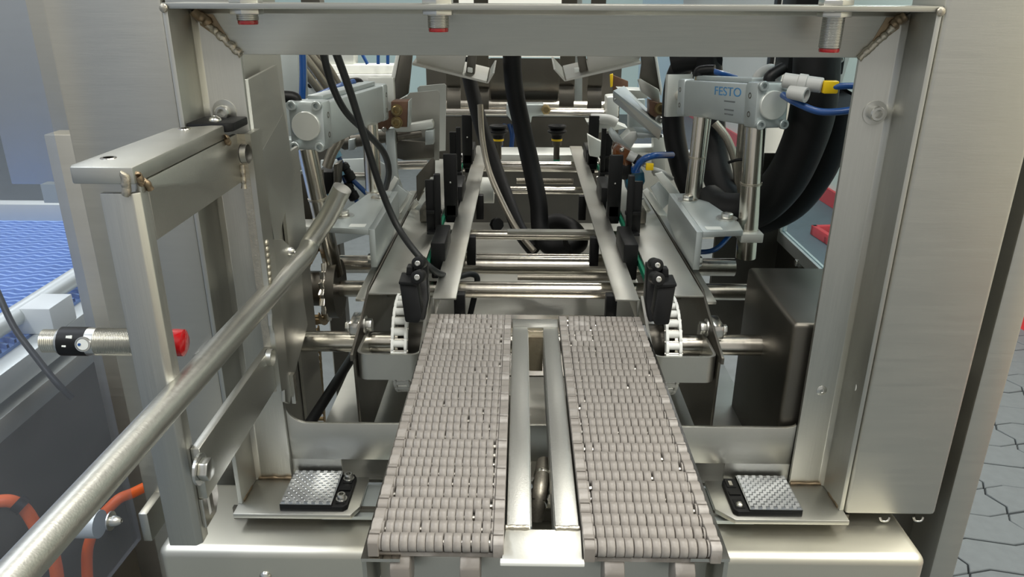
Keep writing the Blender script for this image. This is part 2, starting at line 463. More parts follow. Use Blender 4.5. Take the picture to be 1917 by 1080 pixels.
# ================================================================ RIGHT COVER AND POST
cv = MB().box(XR1 + 0.0015, 0.4335, YE, 0.7145, 0.792, 1.75)
cvo = tag(obj('cladding_sheet', cv, 'panel', None, bevel=0.004, seg=3), 'tall flat brushed steel cover panel to the right of the frame', 'panel')
obj('return_edge', MB().box(0.4295, 0.4333, 0.7146, 0.7748, 0.792, 1.75), 'panel', cvo)
po = MB().box(0.4886, 0.5170, 0.72, 0.80, 0.0, 1.75)
tag(obj('corner_post', po, 'panel', None, bevel=0.0025), 'narrow steel corner post beside the paved floor', 'post')
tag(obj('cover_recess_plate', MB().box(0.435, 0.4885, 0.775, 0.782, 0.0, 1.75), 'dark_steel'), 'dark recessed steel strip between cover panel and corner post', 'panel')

# ================================================================ LEFT PANELS
tag(obj('cladding_sheet', MB().box(-0.4415, -0.331, 0.74, 0.90, 0.55, 1.75), 'panel', None, bevel=0.003), 'large plain brushed steel panel left of the frame', 'panel')
tag(obj('cladding_sheet', MB().box(-0.3290, -0.262, 0.7425, 0.86, 0.55, 1.75), 'panel', None, bevel=0.002), 'narrow steel panel directly behind the left frame leg', 'panel')
st = MB().cyl(P(366, 668, 0.74), P(392, 664, 0.72), 0.0035, n=12)
tag(obj('threaded_stud', st, 'screw'), 'short threaded stud sticking out of the left steel panel', 'stud')

# ================================================================ SENSOR BRACKET on the left leg
br = thing('sensor_bracket', 'welded steel bracket with upright angle post, held on the left frame leg', 'bracket', (-0.26, 0.6, 0.88))
XA = -0.2555
p0 = P(190, 360, 0.495); p1 = P(278, 360, 0.495)
zt = p0.z; zb = P(340, 1022, 0.492).z
xl = p0.x
# upright angle post with rounded top corner
prof = [(xl, 0.492, 0), (xl, 0.497, 0), (XA - 0.006, 0.497, 0), (XA - 0.0045, 0.4985, 0), (XA - 0.0045, 0.507, 0), (XA, 0.507, 0), (XA, 0.496, 0), (XA - 0.004, 0.492, 0)]
obj('upright', MB().prism([V(p) + UZ * zb for p in prof], (0, 0, zt - zb)), 'brushed', br, bevel=0.0008)
# arm plate welded between upright and leg, the flat top plate, and the drilled strip on the leg
def yz(pts, X, t, holes=()):
    return MB().prism([(X, y, z) for y, z in pts], (t, 0, 0), holes)
obj('arm_plate', yz([(0.498, 1.1775), (0.683, 1.1775), (0.683, 1.134), (0.5075, 1.134), (0.5075, 1.17), (0.498, 1.17)], XA - 0.0045, 0.0045), 'brushed_h', br, bevel=0.0008)
tl = P(120, 307, 0.490); tr = P(245, 309, 0.490)
obj('top_plate', MB().prism([(tl.x + 0.003, 0.490, 1.1783), (XA + 0.0005, 0.490, 1.1783), (XA + 0.0005, 0.655, 1.1783), (tl.x + 0.034, 0.655, 1.1783), (tl.x + 0.006, 0.640, 1.1783), (tl.x, 0.497, 1.1783)], (0, 0, 0.0115)), 'steel', br, bevel=0.0012)
for q in (PZ(203, 296, 1.1898), PZ(346, 241, 1.1898)):
    obj('tapped_hole', MB().lathe(q, UZ, [(0, 0.0055), (0.0006, 0.0052), (0.0006, 0.0035), (-0.004, 0.0034)], 18), 'polished', br)
XS = -0.2488
h1 = PX(465, 288, XS + 0.0055); h2 = PX(511, 669, XS + 0.0055)
strip_holes = [[(XS, p.y, p.z) for p in circ(h, UY, UZ, 0.0085, 18)] for h in (h1, h2)]
obj('hinge_strip', yz([(0.683, 0.915), (0.683, 1.1775), (0.7115, 1.1775), (0.7115, 0.905)], XS, 0.0055, strip_holes), 'steel', br, bevel=0.0)
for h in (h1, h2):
    obj('hole_shade_disc', MB().cyl((XS - 0.0004, h.y, h.z), (XS + 0.0002, h.y, h.z), 0.0086, n=18), 'black', br)  # black disc paints the shade inside each drilled hole
obj('weld_edge', MB().box(XA, XS + 0.0005, 0.6825, 0.6845, 0.915, 1.1775), 'weld', br)
obj('lower_bar', yz([(0.5005, 0.9195), (0.5005, 0.9665), (0.683, 0.9665), (0.683, 0.9195)], XA + 0.0002, 0.0075), 'brushed_h', br, bevel=0.001)
bolt(br, PX(372, 878, XA + 0.0077), (1, 0, 0), 0.0092, 0.0075, 'hex', 1.35)
# slot foot behind the upright
obj('slotted_foot', yz([(0.5, 0.892), (0.5, 0.9193), (0.53, 0.9193), (0.528, 0.902), (0.52, 0.892)], XA + 0.0003, 0.003, [[(XA + 0.0003, y, z) for y, z in ((0.508, 0.898), (0.518, 0.898), (0.518, 0.916), (0.508, 0.916))]]), 'polished', br)
# weld lumps
for q, r in ((V((XA + 0.001, 0.497, 1.180)), 0.006), (V((XA + 0.001, 0.504, 1.176)), 0.0055), (V((XA + 0.001, 0.655, 1.177)), 0.006)):
    bead(br, q + V((0.0, -0.003, 0.004)), q + V((0.0, 0.002, -0.004)), r * 0.45, 5, 'burnt', 'weld_lump', 0.5)
bead(br, (XA - 0.004, 0.4895, 1.187), (XA - 0.007, 0.490, 1.172), 0.0030, 6)
bead(br, (XA + 0.001, 0.683, 1.150), (XA + 0.001, 0.683, 1.128), 0.003, 6, jit=0.15)
bead(br, (XA + 0.001, 0.683, 0.955), (XA + 0.001, 0.683, 0.918), 0.0025, 6, jit=0.15)
bead(br, P(322, 738, 0.490), P(330, 725, 0.490), 0.0055, 3)
# black plate with slot under the leg screw
bp = thing('clamp_plate', 'dark grey clamp plate lying flat on the bracket arm below the frame screw', 'plate', (-0.27, 0.68, 1.19))
q = [PZ(368, 236, 1.192), PZ(448, 236, 1.192), PZ(473, 228, 1.192), PZ(470, 222, 1.192), PZ(400, 222, 1.192)]
zz = 1.1832
obj('plate', MB().prism([(XA - 0.035, 0.657, zz), (XA + 0.001, 0.657, zz), (XA + 0.006, 0.663, zz), (XA + 0.006, 0.699, zz), (XA - 0.035, 0.699, zz)], (0, 0, 0.0075)), 'black_rubber', bp, bevel=0.0015)
bolt(bp, (XA - 0.014, 0.674, zz + 0.0075), UZ, 0.0055, 0.004, 'dome', 0)

# guard plates behind the leg (bent sheet in two fields)
gp = thing('guard_sheet', 'bent brushed sheet running back from the left frame leg', 'sheet', (-0.25, 0.75, 1.12))
XB = -0.2495
obj('sheet', yz([(0.712, 1.2215), (0.800, 1.2265), (0.808, 1.178), (0.716, 1.150)], XB - 0.003, 0.003), 'panel', gp)
obj('sheet', yz([(0.716, 1.150), (0.808, 1.178), (0.822, 1.110), (0.735, 1.050)], XB - 0.003, 0.0032), 'brushed', gp)
obj('sheet_edge', MB().box(XB - 0.008, XB, 0.7055, 0.7125, 1.152, 1.222), 'white_metal', gp)
tag(obj('inner_panel', MB().box(-0.2605, -0.257, 0.80, 0.872, 0.80, 1.13), 'panel'), 'pale upright inner panel behind the rod gusset', 'panel')

# gusset plate that carries the long rod
gu = thing('rod_gusset', 'angular steel gusset plate with weld dots carrying the long rod', 'gusset', (-0.245, 0.74, 0.88))
gpts = [(497, 448), (522, 448), (556, 478), (562, 560), (570, 608), (545, 700), (536, 756), (527, 752), (524, 690), (502, 610)]
gw = [PX(x, y, -0.2475) for x, y in gpts]
obj('plate', MB().prism(gw, (0.004, 0, 0)), 'steel', gu, bevel=0.0006)
fl0 = PX(524, 690, -0.2475); fl1 = PX(536, 756, -0.2475)
obj('plate_edge', MB().box(-0.2435, -0.2395, 0.712, 0.720, 0.884, 0.918), 'polished', gu)
for k in range(7):
    q = PX(499 + k * 1.1, 455 + k * 11.5, -0.2435)
    obj('weld_dot', MB().lathe(q, UX, [(0, 0.0038), (0.0012, 0.0034), (0.0022, 0.0012)], 12), 'weld', gu, smooth=70)
bolt(gu, PX(541, 470, -0.2435), UX, 0.005, 0.006, 'dome', 0)

# ================================================================ LONG ROD
q1 = P(318, 756, 0.478); q2 = P(545, 505, 0.755)
dr = (q2 - q1)
far = q1 + dr * 1.235
near = q1 - dr * 1.05
up = P(641, 352, far.y + 0.01)
rd = MB().tube([near, q1 - dr * 0.5, q1, q2, far - dr * 0.05, far + dr * 0.035 + UZ * 0.006, far.lerp(up, 0.55) + dr * 0.03, up], 0.0108, n=20, sub=8)
tag(obj('guide_rod', rd, 'brushed_h', smooth=60), 'long round steel rod slanting up from the lower left, end bent upwards', 'rod')

# ================================================================ PHOTO SENSORS
def sensor(label, base, d, lens_len, barrel, r=0.009, full=False, group='threaded barrel photo sensors'):
    base = V(base); d = V(d).normalized()
    t = thing('photo_sensor', label, 'sensor', base, group)
    prof = [(0, r)]
    n = max(3, int(barrel / 0.0012))
    for i in range(n):
        prof += [(barrel * i / n + 0.0003, r), (barrel * (i + 0.5) / n, r * 0.93), (barrel * (i + 1) / n - 0.0001, r)]
    obj('barrel', MB().lathe(base, d, prof, 24), 'screw', t, smooth=25)
    obj('lens', MB().lathe(base + d * barrel, d, [(0, r * 0.92), (lens_len * 0.5, r * 0.95), (lens_len, r * 0.9), (lens_len * 1.02, r * 0.6)], 20), 'red_lens', t)
    return t
for px, yl, nm in ((462, 38, 'short'), (820, 52, 'middle'), (1563, 90, 'long')):
    Ys = 0.672
    c = P(px, 20, Ys)
    ztop = ZT - T; zl = P(px, yl, Ys).z
    lab = {'short': 'shortest red-tipped photo sensor hanging under the top beam near the left weld',
           'middle': 'red-tipped photo sensor under the middle of the top beam',
           'long': 'longest red-tipped photo sensor under the right end of the top beam'}[nm]
    t = sensor(lab, (c.x, Ys, ztop), (0, 0, -1), 0.0032, ztop - zl)
    obj('nut', MB().cyl((c.x, Ys, ztop - 0.0045), (c.x, Ys, ztop), 0.0140, n=6), 'screw', t, bevel=0.0006)
    obj('nut', MB().cyl((c.x, Ys, ZT), (c.x, Ys, ZT + 0.0045), 0.0140, n=6), 'screw', t, bevel=0.0006)
    obj('sensor_body', MB().cyl((c.x, Ys, ZT + 0.0045), (c.x, Ys, ZT + 0.05), 0.009), 'screw', t)
# lying sensor through the bracket upright
sa = P(232, 640, 0.520); sb = P(82, 638, 0.515)
dx = (sb - sa).normalized()
hs = thing('photo_sensor', 'lying photo sensor with black sleeve and red lens, through the bracket upright', 'sensor', sa, 'threaded barrel photo sensors')
Ls = (sb - sa).length
def thread(p, d, L, r, pitch=0.0012):
    prof = []; n = max(2, int(L / pitch))
    for i in range(n): prof += [(L * i / n, r), (L * (i + 0.5) / n, r * 0.94)]
    prof.append((L, r)); return MB().lathe(p, d, prof, 26)
obj('threaded_barrel', thread(sa - dx * 0.034, dx, 0.034 + Ls * 0.33, 0.0106), 'screw', hs, smooth=25)
obj('collar', MB().lathe(sa + dx * Ls * 0.33, dx, [(0, 0.0105), (Ls * 0.1, 0.0107), (Ls * 0.42, 0.0105), (Ls * 0.47, 0.0098)], 26), 'screw', hs)
slv = obj('sleeve', MB().cyl(sa + dx * Ls * 0.44, sa + dx * Ls * 0.77, 0.0110, n=28), 'black', hs)
obj('threaded_tail', thread(sa + dx * Ls * 0.80, dx, Ls * 0.20, 0.0088, 0.0014), 'screw', hs, smooth=25)
un, vn = basis(dx)
front = V((0.1, -1, 0.25)).normalized()
kc = sa + dx * Ls * 0.43 + front * 0.0100
obj('adjuster', MB().lathe(kc, front, [(0, 0.0058), (0.0016, 0.0056), (0.0018, 0.0046), (0.0008, 0.0044)], 20), 'screw', hs)
obj('adjuster_screw', MB().cyl(kc + front * 0.0004, kc + front * 0.0016, 0.0042, n=18), 'label', hs)
obj('indicator', MB().cyl(kc + front * 0.0016 + dx * 0.0022, kc + front * 0.0022 + dx * 0.0022, 0.0011, n=12), 'blue_tube', hs)
for k in range(5):
    c = (sa + dx * Ls * (0.56 + 0.025 * k) + V((0, -0.0083, 0.0074))) if k < 3 else sa + dx * Ls * (0.56 + 0.025 * k) + V((0, -0.0108, 0.001))
    obj('print', MB().obox(c + V((0, -0.0002, 0.0002)), dx, V((0, 0.65, 1)), V((0, -1, 0.65)), 0.0014, 0.0024 - 0.0003 * k, 0.0004), 'label', slv)
ln = P(330, 638, 0.522)
obj('lens', MB().lathe(sa - dx * 0.034, -dx, [(0, 0.0102), (0.004, 0.0108), (0.0105, 0.0104), (0.0122, 0.007)], 20), 'red_lens', hs)

# ================================================================ REFLECTORS on the sill
def reflector(label, x0, x1, side):
    """side: +1 tab with screws on the right, -1 on the left"""
    y0, y1, z0 = 0.6435, 0.703, ZB
    t = thing('reflector', label, 'reflector', ((x0 + x1) / 2, y0, z0), 'square prism reflectors on the sill')
    tab = 0.0155
    ra, rb_ = (x0, x1 - tab) if side > 0 else (x0 + tab, x1)
    if side > 0: pts = [(x0, y0), (x1 - 0.004, y0), (x1, y0 + 0.004), (x1, y1 - 0.008), (x1 - 0.003, y1 - 0.003), (x0, y1 - 0.002)]
    else: pts = [(x0 + 0.004, y0), (x1, y0), (x1, y1 - 0.002), (x0 + 0.003, y1 - 0.003), (x0, y1 - 0.008), (x0, y0 + 0.004)]
    obj('backing', MB().prism([(x, y, z0) for x, y in pts], (0, 0, 0.0058)), 'black', t, bevel=0.0008)
    obj('housing', MB().box(ra, rb_, y0 + 0.0004, y1 - 0.001, z0 + 0.0058, z0 + 0.0078), 'black', t, bevel=0.0005)
    # prism field: rows of small raised facets
    b = MB(); nx, ny = 13, 14
    ax0, ax1, ay0, ay1 = ra + 0.0016, rb_ - 0.0016, y0 + 0.0020, y1 - 0.0026
    dx_, dy_ = (ax1 - ax0) / nx, (ay1 - ay0) / ny
    zt_ = z0 + 0.0078
    b.box(ra + 0.0004, rb_ - 0.0004, y0 + 0.0008, y1 - 0.0014, zt_, zt_ + 0.0007)
    # alternating wedges: one leans to the front, the next to the back
    for j in range(ny):
        for i in range(nx):
            u0, u1 = ax0 + i * dx_, ax0 + (i + 0.96) * dx_; w0, w1 = ay0 + j * dy_, ay0 + (j + 0.96) * dy_
            z = zt_ + 0.0007; h0, h1_ = (0.0001, 0.0017) if (i + j) % 2 else (0.0017, 0.0001)
            b.add([(u0, w0, z), (u1, w0, z), (u1, w1, z), (u0, w1, z), (u0, w0, z + h0), (u1, w0, z + h0), (u1, w1, z + h1_), (u0, w1, z + h1_)],
                  [(4, 5, 6, 7), (0, 1, 5, 4), (1, 2, 6, 5), (2, 3, 7, 6), (3, 0, 4, 7)])
    obj('prism_field', b, 'reflector', t, smooth=5)
    cxs = (rb_ + x1) / 2 if side > 0 else (x0 + ra) / 2
    ys = (y0 + 0.0125, y1 - 0.0115)
    for k, yy in enumerate(ys):
        obj('screw_recess', MB().box(cxs - 0.0048, cxs + 0.0048, yy - 0.0075, yy + 0.0075, z0 + 0.0058, z0 + 0.0064), 'black_rubber', t)
        if side > 0:
            bolt(t, (cxs, yy, z0 + 0.0064), UZ, 0.0045, 0.0055, 'cap', 1.3, name='screw')
        elif k == 0:
            bolt(t, (cxs, yy - 0.002, z0 + 0.0064), UZ, 0.0042, 0.003, 'dome', 0, name='screw')
        else:
            obj('slot_insert', MB().box(cxs - 0.0018, cxs + 0.0018, yy - 0.005, yy + 0.003, z0 + 0.0064, z0 + 0.0069), 'polished', t)
    obj('rib', MB().box(cxs - 0.006, cxs + 0.006, (y0 + y1) / 2 - 0.003, (y0 + y1) / 2 + 0.003, z0 + 0.0058, z0 + 0.0072), 'black', t)
    return t
reflector('square silver prism reflector beside the left belt, two screws on its right edge', -0.246, -0.1765, 1)
reflector('square silver prism reflector beside the right belt, slots along its left edge', 0.2215, 0.2915, -1)

# ================================================================ ROLLER BELTS
PITCH = 0.0381
RR, RWD, RSLOT = 0.0062, 0.00552, 0.00582        # roller radius, width, pitch along the axle
def roller_mb(x=0.0, y=0.0, z=0.0, b=None):
    return (b or MB()).lathe((x - RWD / 2, y, z), UX, [(0, RR * 0.94), (0.0004, RR), (RWD - 0.0004, RR), (RWD, RR * 0.94)], 20)
RM = roller_mb().mesh('roller', 'taupe', smooth=50)
BW = 0.0905                                  # belt width
CW = 0.0072                                  # cheek width
def link_meshes():
    """cheeks, base, knuckle and axle of one link; y 0 at the link's front, top at z 0"""
    L = PITCH; hw = BW / 2
    caps = []
    for s in (-1, 1):
        xo, xi = s * hw, s * (hw - CW)
        # scalloped side cheek with a hinge notch at its front end
        pr = [(-0.0035, -0.0135), (L - 0.0045, -0.0135), (L - 0.0045, -0.003), (L - 0.0062, -0.0008), (L - 0.0100, 0.0), (0.0262, -0.0004), (0.0228, -0.0017), (0.0200, -0.0004), (0.0160, 0.0), (0.0132, -0.0004), (0.0102, -0.0017), (0.0076, -0.0003), (0.0047, 0.0), (0.0042, -0.0028), (0.0034, -0.0028), (0.0029, 0.0), (-0.0015, -0.0004), (-0.0035, -0.0026)]
        caps.append(MB().prism([(xo, y, z) for y, z in pr], (xi - xo, 0, 0)).mesh('side_cheek', 'taupe', bevel=0.0004, seg=1))
    b2 = MB().box(-hw + CW * 0.6, hw - CW * 0.6, 0.0005, L - 0.0045, -0.0165, -0.0128).mesh('base', 'taupe', bevel=0.0006, seg=1)
    pts = []
    for k in range(9):
        a = math.pi * (1.0 + k / 8.0)
        pts.append((0.0050 + 0.0115 * math.cos(a), -0.0340 + 0.0115 * math.sin(a)))
    pts += [(0.0165, -0.0163), (0.0, -0.0163), (-0.0050, -0.0215)]
    kn = MB().prism([(-0.0068, y, z) for y, z in pts], (0.0136, 0, 0)).mesh('hinge_knuckle', 'taupe', bevel=0.0012, seg=2)
    axle = MB().cyl((-hw + CW, 0, 0), (hw - CW, 0, 0), 0.0024, n=10).mesh('axle', 'polished')
    boss = MB().lathe((0, 0, 0), UX, [(0, 0.0056), (0.0012, 0.0056), (0.0016, 0.0045)], 16).mesh('axle_boss', 'taupe')
    return caps, b2, kn, axle, boss
CAPS, BASEM, KN, AXLE, BOSS = link_meshes()
ZBELT = 0.9605
def belt(label, xc, y0, nlinks):
    t = thing('roller_belt', label, 'conveyor belt', (xc, y0, ZBELT - 0.03), 'taupe roller belts')
    for k in range(nlinks):
        lo = V((xc, y0 + k * PITCH, ZBELT))
        lk = obj('belt_link', BASEM, 'taupe', t, loc=lo)
        def sub(nm, me, off):
            o = bpy.data.objects.new(nm, me); COL.objects.link(o); o.parent = lk; o.location = off; return o
        for c in CAPS: sub('side_cheek', c, (0, 0, 0))
        if k < 2:
            for kx in (-0.0245, 0.0225): sub('hinge_knuckle', KN, (kx, 0, 0))
        far = MB()
        for r in range(3):
            ry = 0.0030 + r * PITCH / 3
            zr = -RR + 0.0001
            sub('axle', AXLE, (0, ry, zr))
            for s in (-1, 1):
                sub('axle_boss', BOSS, (s * (BW / 2 - CW) - (0.0016 if s > 0 else 0), ry, zr))
            # twelve rollers, with the play gathered at random spots as in the photo
            span = BW - 2 * CW - 0.0036; slack = span - 12 * RSLOT
            gaps = [random.random() ** 3 for _ in range(13)]
            if random.random() < 0.45: gaps[random.choice((0, 12, 12, 4, 8, 10))] += 4.0
            g = sum(gaps); x = -span / 2
            for i in range(12):
                x += slack * gaps[i] / g
                if k < 8: sub('roller', RM, (x + RSLOT / 2, ry, zr))
                else: roller_mb(x + RSLOT / 2, ry, zr, far)
                x += RSLOT
        if k >= 8:
            o = sub('roller_rows', far.mesh('roller_rows', 'taupe', smooth=50), (0, 0, 0)); o['kind'] = 'stuff'
    return t
Y0B = 0.4085
belt('left belt of taupe plastic rollers leading into the machine', -0.0545, Y0B, 10)
belt('right belt of taupe plastic rollers leading into the machine', 0.0890, Y0B - 0.003, 10)

# ---- conveyor bed that carries both belts
bed = thing('conveyor_bed', 'welded steel conveyor bed with slotted centre strip between the two belts', 'conveyor bed', (XC, 0.6, 0.80))
zs = 0.9555
obj('centre_strip', MB().prism([(-0.0078, 0.4255, zs - 0.0005), (0.0088, 0.4255, zs - 0.0005), (0.0088, 0.758, zs), (-0.0078, 0.758, zs)], (0, 0, -0.004)), 'brushed', bed, bevel=0.0007)
obj('centre_strip', MB().prism([(0.0258, 0.4255, zs - 0.0005), (0.0422, 0.4255, zs - 0.0005), (0.0422, 0.758, zs), (0.0258, 0.758, zs)], (0, 0, -0.004)), 'brushed', bed, bevel=0.0007)
for xx in (0.0082, 0.0253):
    obj('strip_web', MB().box(xx, xx + 0.0015, 0.432, 0.757, zs - 0.030, zs - 0.004), 'brushed', bed)
obj('end_plate', MB().box(-0.0078, 0.0422, 0.757, 0.779, zs - 0.0035, zs + 0.0008), 'brushed_h', bed, bevel=0.0006)
fp = [P(955, 990, 0.4265), P(1070, 990, 0.4265), P(1078, 1050, 0.402), P(943, 1050, 0.402)]
zl_ = P(1010, 1047, 0.4020).z
obj('front_plate', MB().prism([(-0.0086, 0.4245, zs), (0.0430, 0.4245, zs), (0.0430, 0.4020, zl_), (-0.0105, 0.4020, zl_)], (0, 0.002, -0.0030)), 'steel', bed, bevel=0.0005)
obj('front_lip', MB().box(-0.0115, 0.0440, 0.3985, 0.4030, zl_ - 0.0030, zl_ - 0.0002), 'white_metal', bed, bevel=0.0005)
for xx in (-0.0085, 0.0262):
    bead(bed, (xx, 0.4255, zs + 0.0005), (xx + 0.016, 0.4255, zs + 0.0005), 0.0018, 8, jit=0.2)
obj('slot_end_block', MB().box(0.0095, 0.0253, 0.742, 0.756, zs - 0.045, zs - 0.0045), 'stained', bed)
# side trays: angle whose shelf sticks out under each belt
for s, xo in ((-1, -0.1045), (1, 0.1405)):
    xi = xo - s * 0.026
    zsa = P(700 if s < 0 else 1320, 1046, 0.404).z
    obj('side_angle', MB().prism([(xo, 0.404, zsa), (xi, 0.404, zsa), (xi, 0.78, zsa), (xo, 0.78, zsa)], (0, 0, -0.0026)), 'polished', bed)
    obj('side_web', MB().box(min(xo, xo - s * 0.003), max(xo, xo - s * 0.003), 0.406, 0.78, 0.895, zsa - 0.0027), 'steel', bed)
# body under the belts
for x0_, x1_ in ((-0.098, 0.0), (0.034, 0.134)):
    obj('bed_body', MB().box(x0_, x1_, 0.452, 0.655, 0.835, 0.930), 'steel', bed, bevel=0.002)
obj('bed_front', MB().box(-0.098, 0.134, 0.430, 0.436, 0.80, P(830, 1042, 0.430).z), 'steel', bed, bevel=0.001)
for x0_ in (-0.09, 0.10):
    obj('bed_foot', MB().box(x0_, x0_ + 0.03, 0.61, 0.655, 0.778, 0.836), 'steel', bed)
# coiled spring seen in the slot
cpth = [PZ(1018, 868, 0.916), PZ(1016, 890, 0.922), PZ(1012, 915, 0.922), PZ(1008, 940, 0.914), PZ(1003, 970, 0.900)]
fc_ = thing('flexible_conduit', 'short ribbed metal conduit in the slot between the belts', 'conduit', cpth[-1])
obj('hose', MB().tube(cpth, 0.0066, n=18, sub=16, radii=None), 'braid', fc_, smooth=60)
for k in range(4):
    q = cpth[1].lerp(cpth[3], k / 3.0); d_ = (cpth[3] - cpth[1]).normalized()
    obj('rib', MB().cyl(q - d_ * 0.0022, q + d_ * 0.0022, 0.0074, n=20), 'shaft', fc_, bevel=0.0006)

# ================================================================ CHAINS, RAILS, GUIDES (both sides)
def SX(s, dx): return XC + s * dx
LINKW = 0.0175
def chain_link_mesh():
    p = 0.0127; b = MB()
    for s in (-1, 1):
        x0 = s * LINKW / 2; x1 = s * (LINKW / 2 - 0.003)
        pts = []
        for k in range(7):
            a = math.pi / 2 + math.pi * k / 6; pts.append((-0.0034 + 0.0048 * math.cos(a), 0.0048 * math.sin(a)))
        for k in range(7):
            a = -math.pi / 2 + math.pi * k / 6; pts.append((0.0034 + 0.0048 * math.cos(a), 0.0048 * math.sin(a)))
        b.prism([(x0, y, z) for y, z in pts], (x1 - x0, 0, 0))
    b.cyl((-LINKW / 2 + 0.003, 0.0016, 0.0004), (LINKW / 2 - 0.003, 0.0016, 0.0004), 0.0042, n=12)
    return b.mesh('chain_link', 'white_plastic', smooth=40)
CL = chain_link_mesh()
CP = MB().cyl((-LINKW / 2 - 0.0012, 0, 0), (LINKW / 2 + 0.0012, 0, 0), 0.0019, n=10).mesh('pin', 'polished')
CYC, CZC, CR = 0.808, 0.9125, 0.0535
def chain(s):
    x = SX(s, 0.1515)
    side = 'left' if s < 0 else 'right'
    t = thing('lug_chain', 'white plastic link chain running over the %s front sprocket' % side, 'chain', (x, CYC, CZC - CR), 'white plastic lug chains')
    p = 0.0127
    pos = []
    y = 1.62
    while y > CYC:
        pos.append((y, CZC + CR, 0.0)); y -= p
    da = p / CR; a = math.pi / 2
    while a < math.pi * 1.5:
        pos.append((CYC + CR * math.cos(a), CZC + CR * math.sin(a), a - math.pi / 2)); a += da
    y = CYC + 0.004
    while y < 0.93:
        pos.append((y, CZC - CR, math.pi)); y += p
    for k, (y, z, r) in enumerate(pos):
        l = bpy.data.objects.new('chain_link', CL); COL.objects.link(l); l.parent = t
        l.location = V((x, y, z)) - t.location; l.rotation_euler = (r, 0, 0)
        q = bpy.data.objects.new('pin', CP); COL.objects.link(q); q.parent = l; q.location = (0, 0.0055, 0)
    # sprocket wheel and hub
    sp = thing('sprocket', 'dark steel sprocket wheel inside the %s white chain' % side, 'sprocket', (x, CYC, CZC - CR), 'front sprockets')
    pts = []
    n = 24
    for i in range(n * 2):
        a = math.pi * i / n; r = CR - (0.003 if i % 2 else 0.008)
        pts.append((x - 0.003, CYC + r * math.cos(a), CZC + r * math.sin(a)))
    obj('toothed_wheel', MB().prism(pts, (0.006, 0, 0)), 'dark_steel', sp)
    obj('hub', MB().cyl((x - 0.004, CYC, CZC), (x - s * 0.028, CYC, CZC), 0.024, n=24), 'dark_steel', sp)
chain(-1); chain(1)

